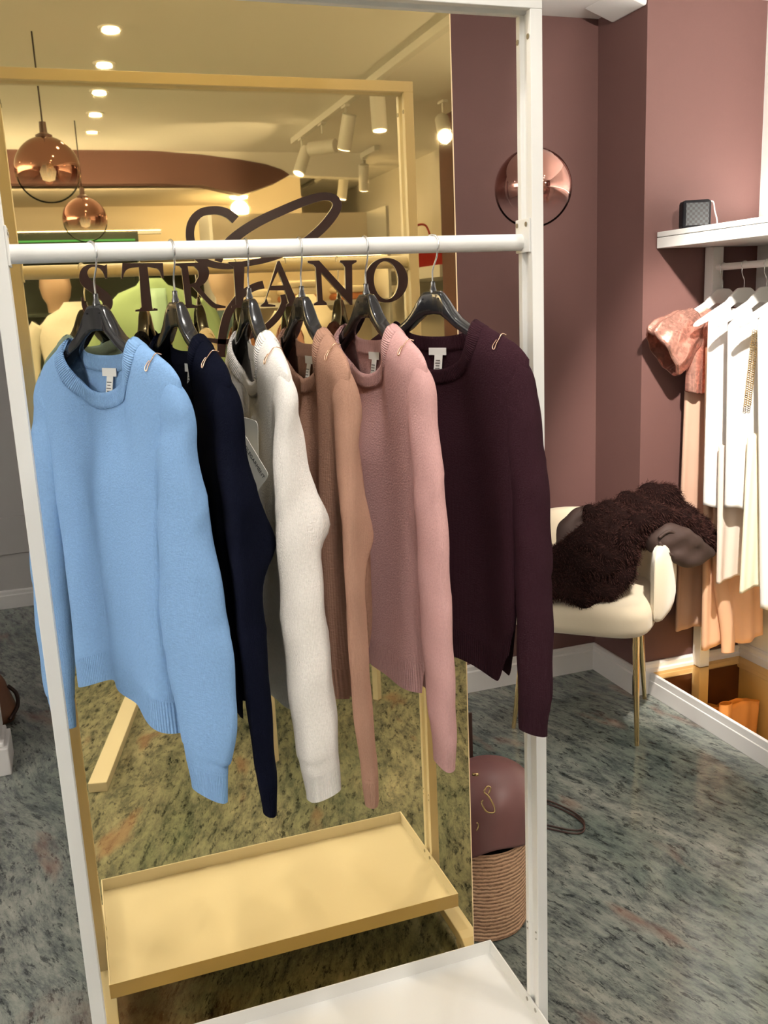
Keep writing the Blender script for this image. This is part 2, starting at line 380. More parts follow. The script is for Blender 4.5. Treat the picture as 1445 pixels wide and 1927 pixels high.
# skirting boards (a flat board under a moulded cap)
def skirt(name, x0, y0, x1, y1, nx, ny, h=0.118):
    """from (x0,y0) to (x1,y1), standing out along (nx,ny)"""
    prof = [(0, 0), (0.018, 0), (0.018, h - 0.03), (0.013, h - 0.024), (0.013, h - 0.008), (0.007, h), (0, h)]
    m = MB(); m.quadgrid([[(x + nx * d, y + ny * d, z) for d, z in prof] for x, y in ((x0, y0), (x1, y1))])
    n = len(prof); m.cap(list(range(n))); m.cap(list(range(n, 2 * n)), True)
    return struct(m.build(name, TRIMW))
skirt('baseboard_back', 0.2, WY, RX0, WY, 0, -1)
skirt('baseboard_return', RX0, EY - 0.018, RX0, WY, -1, 0)
skirt('baseboard_end', RX0 - 0.018, EY, WX, EY, 0, -1, 0.132)
skirt('baseboard_right', WX, EY, WX, -1.75, -1, 0, 0.150)
skirt('baseboard_far', LX, FARY, 0.2, FARY, 0, -1, 0.105)
# far grey wall: wainscot panelling
m = MB(); m.box(LX, 0.20, FARY - 0.012, FARY, 0.315, 0.53); struct(m.build('trim_1', WALLG, bevel=0.004))
# brown pier with white corner trim at the far left
struct(MB().box(-1.1, -0.292, 1.93, 2.06, 0.10, CEIL).build('wall_pillar', WALLB))
struct(MB().box(-0.310, -0.286, 1.918, 2.075, 0.125, CEIL).build('trim_2', TRIMW, bevel=0.004))
struct(MB().box(-1.1, -0.262, 1.892, 2.075, 0.0, 0.105).build('baseboard_pillar', TRIMW, bevel=0.004))
struct(MB().box(-1.1, -0.275, 1.905, 2.07, 0.105, 0.125).build('trim_3', TRIMW, bevel=0.006))
# small vault at the ceiling above the corner
struct(MB().prism([(RX0 - 0.13, CEIL), (RX0, CEIL), (RX0, CEIL - 0.045)], EY, WY - 0.10, axis=1).build('trim_4', CEILM, bevel=0.01))
# display platform at the right wall: white kerb and amber mirror top
pl = empty('display_platform', (2.43, 0.0, 0), 'low white edged platform with an amber mirror top under the right clothes rail', 'platform')
PX = 2.198
m = MB(); m.box(PX - 2.43, PX + 0.018 - 2.43, -1.75, EY - 0.019, 0, 0.0625); m.box(PX + 0.004 - 2.43, PX + 0.018 - 2.43, -1.75, EY - 0.019, 0.0625, 0.092)
m.box(PX + 0.018 - 2.43, WX - 0.03 - 2.43, -1.75, EY - 0.02, 0, 0.08)
m.build('kerb', TRIMW, pl, bevel=0.002)
MB().box(PX + 0.018 - 2.43, WX - 0.02 - 2.43, -1.75, EY - 0.019, 0.082, 0.090).build('mirror_top', AMBER, pl)
# ================================================================== CLOTHES RACK
rk = empty('clothes_rack', (0.44, 0.026, 0), 'white metal clothes rack with one round rail, hung with six sweaters', 'clothes rack')
RO = Vector((0.44, 0.026, 0))
PW, PT, RH = 0.022, 0.0515, 2.0822
def rbox(m, x0, x1, y0, y1, z0, z1): return m.box(x0 - RO.x, x1 - RO.x, y0 - RO.y, y1 - RO.y, z0, z1)
for side in (0, 1):
    x0 = 0.0 if side == 0 else 0.88 - PW
    xi = PW if side == 0 else 0.88 - PW          # inner face
    g = 0.007 * (1 if side == 0 else -1)
    xo = 0.0 if side == 0 else 0.88
    prof = [(xo, 0), (xi, 0), (xi, 0.0145), (xi - g, 0.019), (xi - g, 0.0345), (xi, 0.038), (xi, PT), (xo, PT)]
    po = MB().prism([(x - RO.x, y - RO.y) for x, y in prof], 0.078, RH - PW).build('post', WHITE, rk, bevel=0.0012)
    for zz, yy in ((RH - 0.062, 0.008), (RH - 0.062, 0.0445), (0.33, 0.008), (0.33, 0.0445), (0.345, 0.008), (0.345, 0.0445)):
        r = 0.0045 if zz > 1 else 0.002
        mm = MB(); mm.tube([(xi - RO.x - (0.001 if side == 0 else -0.001), yy - RO.y, zz), (xi - RO.x + (0.0012 if side == 0 else -0.0012), yy - RO.y, zz)], r, 12)
        mm.build('screw', SCREW, po)
    # bracket holding the rail
    sx = 1 if side == 0 else -1
    br = MB(); xs = sorted((xi, xi + sx * 0.0035)); rbox(br, xs[0], xs[1], 0.004, 0.0545, 1.680, 1.736)
    b = br.build('rail_bracket', WHITE, rk, bevel=0.001)
    for yy in (0.014, 0.047):
        mm = MB(); mm.tube([(xi + sx * 0.003 - RO.x, yy - RO.y, 1.7265), (xi + sx * 0.0048 - RO.x, yy - RO.y, 1.7265)], 0.0042, 12); mm.build('screw', SCREW, b)
    # foot with two castors
    fx0, fx1 = (-0.008, 0.034) if side == 0 else (0.846, 0.888)
    m = MB(); pts = [(-0.235, 0.052), (-0.235, 0.066), (-0.215, 0.076), (-0.19, 0.080), (0.245, 0.080), (0.27, 0.076), (0.288, 0.066), (0.288, 0.052)]
    m.prism([(y - RO.y, z) for y, z in pts], fx0 - RO.x, fx1 - RO.x, axis=0)
    ft = m.build('foot', WHITE, rk, bevel=0.002)
    for yy in (-0.185, 0.225):
        c = MB(); xm = (fx0 + fx1) / 2
        c.tube([(xm - 0.009 - RO.x, yy - RO.y, 0.022), (xm + 0.009 - RO.x, yy - RO.y, 0.022)], 0.022, 20)
        c.box(xm - 0.013 - RO.x, xm + 0.013 - RO.x, yy - 0.014 - RO.y, yy + 0.014 - RO.y, 0.040, 0.053)
        c.box(xm - 0.013 - RO.x, xm - 0.010 - RO.x, yy - 0.010 - RO.y, yy + 0.010 - RO.y, 0.018, 0.045)
        c.box(xm + 0.010 - RO.x, xm + 0.013 - RO.x, yy - 0.010 - RO.y, yy + 0.010 - RO.y, 0.018, 0.045)
        c.build('caster', WHITE, ft, bevel=0.001)
    # stay plate on the inner side of the foot
    xs = sorted((xi, xi + sx * 0.004))
m = MB(); g = 0.007
prof = [(0, RH), (PT, RH), (PT, RH - PW), (0.038, RH - PW), (0.0345, RH - PW + g), (0.019, RH - PW + g), (0.0145, RH - PW), (0, RH - PW)]
m.prism([(y - RO.y, z) for y, z in prof], 0 - RO.x, 0.88 - RO.x, axis=0); m.build('top_bar', WHITE, rk, bevel=0.0012)
RAILY, RAILZ, RAILR = 0.036, 1.698, 0.0140
MB().tube([(PW + 0.003 - RO.x, RAILY - RO.y, RAILZ), (0.88 - PW - 0.003 - RO.x, RAILY - RO.y, RAILZ)], RAILR, 40).build('rail', WHITE, rk, smooth='auto')
# bottom tray with rims
TY0, TY1, TZ = -0.1858, 0.2271, 0.172; th = 0.0025; tx0, tx1 = PW + 0.0005, 0.88 - PW - 0.0005
m = MB(); rbox(m, tx0, tx1, TY0, TY1, TZ - 0.0356, TZ - 0.0325)
rbox(m, tx0, tx0 + th, TY0, TY1, TZ - 0.0325, TZ); rbox(m, tx1 - th, tx1, TY0, TY1, TZ - 0.0325, TZ)
rbox(m, tx0 + th, tx1 - th, TY0, TY0 + th, TZ - 0.0325, TZ); rbox(m, tx0 + th, tx1 - th, TY1 - th, TY1, TZ - 0.0325, TZ)
tr = m.build('tray', WHITE, rk)
for xx, sx in ((tx0 + th, 1), (tx1 - th, -1)):
    for yy in (0.008, 0.044):
        MB().tube([(xx - RO.x - sx * 0.001, yy - RO.y, TZ - 0.011), (xx - RO.x + sx * 0.0012, yy - RO.y, TZ - 0.011)], 0.0045, 12).build('screw', SCREW, tr)
# ================================================================== GOLD MIRROR WITH LETTERING
mi = empty('mirror_panel', (0.4265, MIRY, 0), 'tall gold tinted mirror with brown raised lettering behind the rack', 'mirror')
MO = Vector((0.4265, MIRY, 0))
m = MB().box(-0.004 - MO.x, 0.8545 - MO.x, 0, 0.005, 0.02, CEIL - 0.01); m.build('pane', GOLDM, mi)
MB().box(0.8546 - MO.x, 0.857 - MO.x, 0.0002, 0.005, 0.02, CEIL - 0.01).build('edge_strip', EDGE, mi)
def slab(name, loops, depth=0.004):
    """loops: pixel outlines (outer first) of a letter on the mirror plane"""
    cu = bpy.data.curves.new(name, 'CURVE'); cu.dimensions = '2D'; cu.fill_mode = 'BOTH'; cu.extrude = depth / 2
    for lp in loops:
        sp = cu.splines.new('POLY'); sp.points.add(len(lp) - 1); sp.use_cyclic_u = True
        for p, (x, y) in zip(sp.points, lp):
            w = at(x, y, 1, MIRY - depth); p.co = (w.x - MO.x, w.z, 0, 1)
    tmp = bpy.data.objects.new('tmp', cu); COL.objects.link(tmp)
    dg = bpy.context.evaluated_depsgraph_get(); me = bpy.data.meshes.new_from_object(tmp.evaluated_get(dg))
    bpy.data.objects.remove(tmp); bpy.data.curves.remove(cu)
    me.transform(Matrix.Rotation(PI / 2, 4, 'X')); me.materials.clear(); me.materials.append(LETTER); me.materials.append(SILVER)
    for p in me.polygons: p.material_index = 1 if abs(p.normal.y) < 0.5 else 0
    ob = bpy.data.objects.new(name, me); COL.objects.link(ob); ob.parent = mi; ob.location = (0, -depth / 2 - 0.0002, 0)
    return ob
def z8(l): return [(130 + x / 4.983, 480 + y / 4.983) for x, y in l]
def z7(l): return [(300 + x / 3.6125, 340 + y / 3.6125) for x, y in l]
def z6(l): return [(650 + x / 3.6125, 400 + y / 3.6125) for x, y in l]
def smooth_loop(l, n=3):
    out = []; k = len(l)
    for i in range(k):
        a, b, c, d = l[i - 1], l[i], l[(i + 1) % k], l[(i + 2) % k]
        ang = lambda p, q, r: abs((Vector((q[0] - p[0], q[1] - p[1]))).angle(Vector((r[0] - q[0], r[1] - q[1])), 0))
        if ang(a, b, c) > 0.75 or ang(b, c, d) > 0.75: out.append(b); continue
        for j in range(n):
            t = j / n
            out.append(tuple(0.5 * (2 * q + (r - p) * t + (2 * p - 5 * q + 4 * r - s) * t * t + (3 * q - p - 3 * r + s) * t ** 3) for p, q, r, s in zip(a, b, c, d)))
    return out
def ell(cx, cy, a, b, tilt=0, n=48):
    return [(cx + a * math.cos(t) * math.cos(tilt) - b * math.sin(t) * math.sin(tilt), cy + a * math.cos(t) * math.sin(tilt) + b * math.sin(t) * math.cos(tilt)) for t in [2 * PI * i / n for i in range(n)]]
slab('letter', [smooth_loop(z8([(355, 85), (360, 220), (342, 222), (320, 165), (285, 125), (240, 110), (200, 117), (176, 145), (172, 175), (190, 215), (235, 260), (300, 305), (360, 350), (400, 400), (410, 445), (400, 495), (365, 528), (310, 543), (250, 545), (190, 537), (135, 530), (118, 470), (113, 395), (130, 395), (150, 450), (185, 495), (235, 522), (285, 516), (312, 490), (315, 455), (295, 420), (240, 375), (170, 325), (120, 280), (97, 230), (98, 175), (120, 125), (165, 95), (220, 85), (280, 90), (335, 98)]))])
slab('letter', [smooth_loop(z8([(500, 75), (880, 75), (888, 215), (870, 217), (855, 165), (820, 125), (735, 110), (778, 480), (795, 498), (830, 503), (830, 521), (622, 530), (622, 514), (660, 507), (680, 488), (655, 113), (590, 118), (540, 138), (515, 175), (503, 222), (488, 222)]))])
slab('letter', [smooth_loop(z7([(105, 562), (280, 556), (318, 573), (338, 618), (330, 665), (305, 700), (272, 722), (330, 790), (385, 838), (450, 853), (450, 866), (378, 868), (330, 835), (270, 770), (225, 722), (212, 722), (222, 840), (258, 852), (258, 866), (160, 868), (160, 855), (178, 840), (150, 600), (135, 580), (105, 575)])), smooth_loop(z7([(192, 580), (235, 582), (262, 612), (264, 655), (245, 692), (208, 703)]))])
slab('letter', [z7([(468, 552), (612, 548), (612, 561), (578, 578), (570, 845), (595, 850), (595, 862), (490, 866), (490, 852), (520, 845), (505, 585), (470, 568)])])
slab('letter', [z7([(802, 548), (817, 545), (930, 805), (955, 838), (955, 850), (862, 856), (862, 843), (880, 832), (852, 745), (748, 745), (728, 800), (740, 838), (788, 845), (788, 857), (690, 858), (690, 846), (715, 825), (793, 575)]), z7([(806, 612), (760, 715), (842, 712)])])
slab('letter', [z7([(1008, 545), (1085, 543), (1265, 740), (1262, 590), (1245, 565), (1228, 555), (1228, 542), (1340, 540), (1340, 553), (1310, 570), (1312, 845), (1298, 845), (1100, 625), (1110, 810), (1135, 830), (1140, 845), (1050, 848), (1050, 836), (1075, 820), (1062, 590), (1045, 570), (1010, 560)])])
slab('letter', [z6(ell(278, 460, 147, 152)), z6(ell(276, 460, 83, 130, -0.06))])
def ribbon(pts, n=90):
    """a pen stroke: (x, y, width) in the zoom frame"""
    c = catmull(pts, n); L = []; R = []
    for i, (x, y, w) in enumerate(c):
        a = c[max(i - 1, 0)]; b = c[min(i + 1, n - 1)]
        d = Vector((b[0] - a[0], b[1] - a[1])).normalized(); L.append((x - d.y * w / 2, y + d.x * w / 2)); R.append((x + d.y * w / 2, y - d.x * w / 2))
    return L, R
def stroke(name, pts, n=90):
    L, R = ribbon(pts, n); m = MB(); dp = 0.003
    def W(p, y):
        q = z7([p])[0]; w = at(q[0], q[1], 1, MIRY - dp); return (w.x - MO.x, y, w.z)
    f = [[W(a, -dp), W(b, -dp)] for a, b in zip(L, R)]; k = [[W(a, -0.0001), W(b, -0.0001)] for a, b in zip(L, R)]
    m.quadgrid([[a[0], a[1], b[1], b[0]] for a, b in zip(f, k)], True)
    e = (len(f) - 1) * 4; m.cap([0, 1, 2, 3]); m.cap([e, e + 1, e + 2, e + 3])
    o = m.build(name, LETTER, mi); o.data.materials.append(SILVER)
    for p in o.data.polygons: p.material_index = 1 if abs(p.normal.y) < 0.5 else 0
    return o
stroke('emblem_stroke', [(518, 266, 64), (470, 226, 62), (410, 204, 58), (350, 202, 56), (290, 214, 56), (245, 248, 58), (216, 300, 58), (208, 360, 57), (216, 420, 57), (245, 500, 54), (300, 548, 50), (385, 574, 44), (480, 582, 40), (600, 562, 40), (690, 545, 42), (790, 515, 46), (900, 470, 54), (1000, 412, 60), (1100, 328, 64), (1175, 240, 66), (1208, 175, 62), (1195, 130, 58), (1150, 108, 54), (1080, 112, 58), (960, 150, 62), (830, 205, 64), (700, 265, 66), (580, 335, 68), (480, 415, 70), (420, 490, 66), (400, 550, 50)], 220)
stroke('emblem_stroke', [(708, 706, 56), (640, 726, 52), (560, 775, 50), (505, 840, 54), (465, 910, 58), (440, 1000, 58), (425, 1090, 58), (420, 1200, 56)])
stroke('emblem_stroke', [(838, 775, 34), (846, 830, 40), (815, 905, 46), (740, 985, 46), (640, 1045, 42), (540, 1080, 40), (440, 1095, 36), (320, 1080, 26)])
# ================================================================== HANGERS AND SWEATERS
def hanger_mesh(root, z0):
    """black wide shouldered hanger in local coords, x along the shoulders, y back"""
    tt = [(0, 1.622), (0.018, 1.6215), (0.024, 1.617), (0.032, 1.606), (0.044, 1.590), (0.058, 1.577), (0.075, 1.567), (0.12, 1.544), (0.16, 1.522), (0.178, 1.510), (0.185, 1.500)]
    bb = [(0, 1.583), (0.018, 1.5815), (0.036, 1.572), (0.055, 1.559), (0.075, 1.549), (0.12, 1.526), (0.16, 1.498), (0.178, 1.490), (0.185, 1.492)]
    hh = [(0, 0.0065), (0.02, 0.0075), (0.03, 0.010), (0.06, 0.011), (0.12, 0.012), (0.16, 0.013), (0.178, 0.011), (0.185, 0.005)]
    def li(tab, x):
        for (a, b), (c, d) in zip(tab, tab[1:]):
            if x <= c: return lerp(b, d, (x - a) / (c - a))
        return tab[-1][1]
    rows = []; xs = [-0.185 + 0.37 * i / 80 for i in range(81)]
    for x in xs:
        u = abs(x); t = li(tt, u); b = li(bb, u); h = li(hh, u); zc = (t + b) / 2; hz = (t - b) / 2; row = []
        for k in range(16):
            a = 2 * PI * k / 16; ca, sa = math.cos(a), math.sin(a)
            row.append((x, math.copysign(abs(ca) ** 0.45, ca) * h, zc + math.copysign(abs(sa) ** 0.45, sa) * hz - z0))
        rows.append(row)
    m = MB(); o = m.quadgrid(rows, True); m.cap([o + k for k in range(16)], True); e = o + 80 * 16; m.cap([e + k for k in range(16)])
    m.build('shoulder_bar', BLACKP, root, smooth='auto', angle=50)
    for s in (-1, 1):
        MB().tube([(s * 0.018, -0.0072, 1.609 - z0), (s * 0.018, -0.0085, 1.609 - z0)], 0.0012, 8).build('rivet', DARK, root)
    MB().lathe([(0, 1.638), (0.004, 1.638), (0.0042, 1.629), (0.006, 1.624), (0.006, 1.618)], (0, 0, -z0), 16).build('neck_collar', BLACKP, root, smooth='auto')
    rr = RAILR + 0.0019; pts = [(0, 0, 1.630), (0, 0, 1.645), (0.0005, 0, 1.655), (0.004, 0, 1.664), (0.0105, 0, 1.676)]
    for i in range(15):
        a = math.radians(-38 + 205 * i / 14); pts.append((rr * math.cos(a) + 0.001, 0, RAILZ + rr * math.sin(a)))
    m = MB(); m.tube([(x, y, z - z0) for x, y, z in catmull(pts, 60)], 0.0015, 8); m.build('hook', STEEL, root, smooth=True)
HANG_LABEL = dict(blue='black plastic hanger carrying the light blue sweater', navy='black plastic hanger carrying the near black navy sweater', white='black plastic hanger carrying the off white sweater', camel='black plastic hanger carrying the camel sweater', pink='black plastic hanger carrying the dusty pink sweater', plum='black plastic hanger carrying the dark plum sweater')
hang_proto = None
def hanger(x, ang, key):
    global hang_proto
    z0 = 1.50
    if hang_proto is None:
        r = empty('clothes_hanger', (0, 0, 0)); hanger_mesh(r, z0); hang_proto = r
    else: r = copy_tree(hang_proto)
    r.location = (x, RAILY, z0); r.rotation_euler = (0, 0, math.radians(ang - 90))
    tag(r, HANG_LABEL[key], 'hanger', 'black hangers on the front rail'); return r
NK = 0.093
def zsh(u):
    u = abs(u); return 1.576 - (u - 0.085) * 0.47 - max(0, u - 0.165) ** 2 * 9
class Sweater:
    """crew neck sweater in local coords: x along shoulders, y back, z up"""
    def __init__(s, x, ang, key, col, label, hwL, hwR, folds, zh=0.975, sleeves=(), T=0.021, ink=True, lab_u=0.0, seed=1, sheen=0.35, bulge=None, elbow=None, dip=0.083, pin=0.15, hemw=None):
        s.folds = folds; s.hwL = hwL; s.hwR = hwR; s.zh = zh; s.T = T; s.bulge = bulge or []; s.dip = dip; s.hemw = hemw or [(-0.3, 0), (0.3, 0)]
        s.z0 = 0.85; s.elbow = elbow
        s.r = empty('knit_sweater', (x, RAILY, s.z0), label, 'sweater', math.radians(ang - 90), 'knit sweaters on the front rail')
        M = knit('knit_' + key, col, sheen=sheen); MR = knit('rib_' + key, col, True, sheen=sheen)
        s.body(M, MR); s.collar(MR)
        for i, sl in enumerate(sleeves): s.sleeve(sl, M, MR, seed + i)
        s.tags(lab_u)
        if pin: s.safety_pin(pin)
    def hw(s, z, side): return interp(s.hwR if side > 0 else s.hwL, z)
    def ztop(s, u, front):
        if abs(u) >= NK: return zsh(u)
        d = s.dip if front else 0.028; q = abs(u) / NK
        base = zsh(NK); return base - d * (1 - q ** 2.4) ** 0.5
    def surf(s, front, u, z, sgn=1):
        side = 1 if u >= 0 else -1
        w = s.hw(z, side); q = min(1, abs(u) / max(w, 1e-4))
        edge = (1 - q ** 5) ** 0.5 if q < 1 else 0
        ds = max(0, zsh(u) - z); x = min(1, ds / 0.045); g = (1 - (1 - x) ** 2) ** 0.5
        fa = sstep(1.53, 1.20, z) if True else 0
        F = 1.5 * sum(a * math.sin(k * u + ph + dr * (z - 1.2)) for k, ph, a, dr in s.folds) * (0.15 * sstep(1.55, 1.45, z) + 0.85 * fa)
        au = abs(u); te = s.T * (1 - 0.68 * (1 - sstep(0.055, 0.10, au)) * sstep(1.34, 1.46, z)); v = te * (1.0 if front else -0.95) * g * edge + F
        for bu, bz, su, sz, am in s.bulge:
            if (am > 0) == front: v += am * math.exp(-((u - bu) / su) ** 2 - ((z - bz) / sz) ** 2)
        return v
    def hem(s, u): return s.zh + interp(s.hemw, u)
    def body(s, M, MR):
        NS, NTT = 96, 84; S = [-math.cos(PI * i / NS) * 0.5 + (-1 + 2 * i / NS) * 0.5 for i in range(NS + 1)]
        m = MB(); h = MB(); rib = 0.052
        for front in (True, False):
            cols = []
            for sv in S:
                side = 1 if sv >= 0 else -1; ut = sv * s.hw(1.50, side); zt = s.ztop(ut, front)
                zb = s.hem(sv * s.hw(s.zh, side)) + rib
                c = []
                for k in range(NTT + 1):
                    t = k / NTT; t = 1 - (1 - t) ** 1.25; z = lerp(zb, zt, t)
                    u = sv * lerp(s.hw(z, side), s.hw(1.50, side), sstep(1.42, 1.5, z))
                    if abs(sv) == 1: u = side * s.hw(min(z, 1.5), side)
                    c.append((u, -s.surf(front, u, z), z - s.z0))
                cols.append(c)
            rows = [[cols[i][k] for i in range(NS + 1)] for k in range(NTT + 1)]
            m.quadgrid(rows, uv=lambda i, j, rows=rows: (rows[i][j][0] + (0 if front else 1), rows[i][j][2]), flip=not front)
            hr = []
            for k in range(9):
                t = k / 8; row = []
                for sv in S:
                    side = 1 if sv >= 0 else -1; zb = s.hem(sv * s.hw(s.zh, side)); z = zb + rib * t
                    u = sv * (s.hw(z, side) - 0.003 * (1 - t)); v = s.surf(front, u, z)
                    row.append((u, -v * (1 - 0.03 * (1 - t)), z - s.z0))
                hr.append(row)
            h.quadgrid(hr, uv=lambda i, j, rows=hr: (rows[i][j][0] + (0 if front else 1), rows[i][j][2]), flip=not front)
        m.build('body', M, s.r, smooth=True, merge=0.0004, fix=False)
        h.build('hem_band', MR, s.r, smooth=True, merge=0.0004, fix=False)
    def collar(s, MR):
        m = MB(); CW = 0.024; N = 72; loops = []
        for front in (True, False):
            for i in range(N):
                a = i / N * PI; uu = NK * math.cos(a)   # right to left over the front, back again behind
                loops.append((front, uu if front else -uu))
        pts = []
        for front, u in loops:
            u = max(-NK, min(NK, u)); z = s.ztop(u, front); pts.append((front, u, z))
        n = len(pts); rows_o = []; rows_i = []; L = 0; Ls = []
        for i, (fr, u, z) in enumerate(pts):
            a = pts[i - 1]; b = pts[(i + 1) % n]
            du, dz = b[1] - a[1], b[2] - a[2]; l = math.hypot(du, dz) or 1
            nu, nz = dz / l, -du / l
            if fr:
                if nz > 0 and abs(u) < NK * 0.98: nu, nz = -nu, -nz
            else:
                if nz > 0 and abs(u) < NK * 0.98: nu, nz = -nu, -nz
            if abs(u) >= NK * 0.98: nu, nz = (math.copysign(0.9, u), -0.43)
            ro = []; ri = []
            for k in range(6):
                w = CW * k / 5; pu, pz = u + nu * w, z + nz * w
                pz = min(pz, zsh(pu))
                v = s.surf(fr, pu, pz); o = 0.0024 if k in (1, 2, 3, 4) else 0.0016
                sg = 1 if fr else -1
                ro.append((pu, -(v + sg * o), pz - s.z0 + (0.001 if k == 0 else 0))); ri.append((pu, -(v - sg * 0.0020), pz - s.z0 + (0.001 if k == 0 else 0)))
            Ls.append(L); L += math.dist(pts[i][1:], pts[(i + 1) % n][1:]) + 0.0008
            rows_o.append(ri[::-1] + ro)
        Ls.append(L); rows_o.append(rows_o[0])
        m.quadgrid(rows_o, True, uv=lambda i, j: (Ls[i], j * 0.004))
        m.build('collar', MR, s.r, smooth=True, fix=True)
    def sleeve(s, sl, M, MR, seed):
        """sl: list of (u, v, z, a, b, psi) rings from the shoulder down to the cuff end"""
        rnd = random.Random(seed); ph = [rnd.uniform(0, 6.28) for _ in range(6)]
        R = catmull(sl, 110); seg = 36; rows = []; cz = sl[-1][2] + 0.055
        for i, (u, v, z, a, b, psi) in enumerate(R):
            p = R[max(0, i - 1)]; n = R[min(109, i + 1)]; T = Vector((n[0] - p[0], n[1] - p[1], n[2] - p[2])).normalized()
            A = Vector((-T.z, 0, T.x))                      # in the shoulder plane, across the sleeve
            if i == 0: sg0 = 1
            if (A.x if abs(T.z) > 0.7 else A.z * (1 if u > 0 else -1) * (1 if u > 0 else -1)) < 0 and abs(T.z) > 0.7: A = -A
            A.normalize(); B = Vector((0, 1, 0)); c, sn = math.cos(psi), math.sin(psi)
            A2 = A * c + B * sn; B2 = B * c - A * sn; row = []
            for k in range(seg):
                t = 2 * PI * k / seg; ct, st = math.cos(t), math.sin(t)
                rx = math.copysign(abs(ct) ** 0.8, ct) * a; ry = math.copysign(abs(st) ** 0.85, st) * b
                cr = 0.0010 * math.sin(z * 55 + ph[0] + 2 * ct) + 0.0022 * math.exp(-((z - 1.14 - 0.02 * ct) / 0.010) ** 2) * math.sin(t * 2 + ph[1]) + 0.0016 * math.sin(3 * t + ph[2] + z * 6) * sstep(1.5, 1.3, z) + 0.0015 * math.exp(-((z - 1.33 + 0.03 * st) / 0.010) ** 2)
                f = 1 + cr / max(0.01, (a + b) / 2)
                q = Vector((u, v, z)) + A2 * rx * f + B2 * ry * f
                if s.elbow and u > 0:
                    ez, ew, ea = s.elbow; dz = (z - ez) / (ew * (0.75 if z < ez else 1.3)); back = max(0.0, v - q.y) / max(a, b)
                    q.y -= ea * math.exp(-dz * dz) * min(1, back * 1.2) ** 1.5
                row.append((q.x, -q.y, q.z - s.z0))
            rows.append(row)
        up = [r for r, q in zip(rows, R) if q[2] > cz - 0.014]; cu = [r for r, q in zip(rows, R) if q[2] <= cz]
        m = MB(); o = m.quadgrid(up, True, uv=lambda i, j: (j / seg * 0.25, up[i][0][2])); m.cap([o + k for k in range(seg)])
        so = m.build('sleeve', M, s.r, smooth=True)
        cu2 = []
        for i, r in enumerate(cu):
            c = Vector((0, 0, 0))
            for p in r: c += Vector(p)
            c /= seg; f = lerp(1.003, 0.955, min(1, i / 6))
            cu2.append([tuple(c + (Vector(p) - c) * f) for p in r])
        m = MB(); m.quadgrid(cu2, True, uv=lambda i, j: (j / seg * 0.2, cu2[i][0][2]))
        m.build('cuff', MR, so, smooth=True)
    def tags(s, u0):
        m = MB(); L = []
        def q(u, z, o=0.0038): return (u, -(s.surf(False, u, z) + o), z - s.z0)
        rows = [[q(u0 - 0.020 + 0.040 * i / 6, 1.5265 - 0.0125 * k / 2) for i in range(7)] for k in range(3)]
        m.quadgrid(rows); a = m.build('neck_label', LABELM, s.r, solid=0.0006); a['label'] = 'white neck label'
        m = MB(); rows = [[q(u0 - 0.006 + 0.018 * i / 4, 1.514 - 0.042 * k / 8, 0.0044 + 0.004 * k / 8) for i in range(5)] for k in range(9)]
        m.quadgrid(rows); c = m.build('care_tag', LABELM, a, solid=0.0005)
        m = MB(); rnd = random.Random(int(u0 * 1e4) + 5)
        for k in range(7):
            zz = 1.506 - k * 0.0045; w = rnd.uniform(0.004, 0.007)
            m.quadgrid([[q(u0 + 0.003 - w, zz - dz, 0.0062 + 0.0005 * k), q(u0 + 0.003 + w, zz - dz, 0.0062 + 0.0005 * k)] for dz in (0, 0.0014)])
        m.build('care_print', INK, a)
    def safety_pin(s, u):
        zr = zsh(u) + 0.0035; F = lambda du, dz, o=0.003: (u + du, -(s.surf(True, u + du, zsh(u + du) - dz) + o), zsh(u + du) - dz - s.z0)
        P = [(u + 0.001, 0.006, zr - 0.002 - s.z0), (u, -0.003, zr - s.z0), F(0, 0.004), F(-0.001, 0.010), F(-0.002, 0.016), F(-0.003, 0.021), F(-0.006, 0.022), F(-0.007, 0.018), F(-0.005, 0.012), F(-0.003, 0.007)]
        m = MB(); m.tube(catmull(P, 60), 0.0009, 6); o = m.build('safety_pin', plain('rose_gold_wire', (0.8, 0.55, 0.4, 1), 0.25, metal=1, bump=0.02) if 'rose_gold_wire' not in bpy.data.materials else bpy.data.materials['rose_gold_wire'], s.r, smooth=True)
        o['label'] = 'small rose gold safety pin'
HW = [(0.90, 0.165), (0.975, 0.168), (1.10, 0.175), (1.25, 0.188), (1.38, 0.186), (1.50, 0.194)]
def sleeve_rings(side, lo):
    """shoulder end of the sleeve plus the hanging part given as (u,v,z,a,b,psi)"""
    return [(side * 0.158, 0, 1.500, 0.020, 0.009, 0), (side * 0.170, 0, 1.491, 0.027, 0.013, 0), (side * 0.179, 0, 1.473, 0.031, 0.017, 0), (side * 0.183, 0, 1.446, 0.032, 0.018, lo[0][5] * 0.4)] + [(side * u, v, z, a, b, p) for u, v, z, a, b, p in lo]
D = math.radians
FARSL = [(0.186, 0.0, 1.40, 0.038, 0.024, D(-8)), (0.208, 0.004, 1.28, 0.047, 0.026, D(-12)), (0.232, 0.006, 1.14, 0.044, 0.024, D(-12)), (0.243, 0.008, 1.00, 0.038, 0.022, D(-10)), (0.247, 0.008, 0.93, 0.033, 0.020, D(-8)), (0.247, 0.008, 0.915, 0.030, 0.017, D(-8)), (0.247, 0.008, 0.86, 0.029, 0.015, D(-8))]
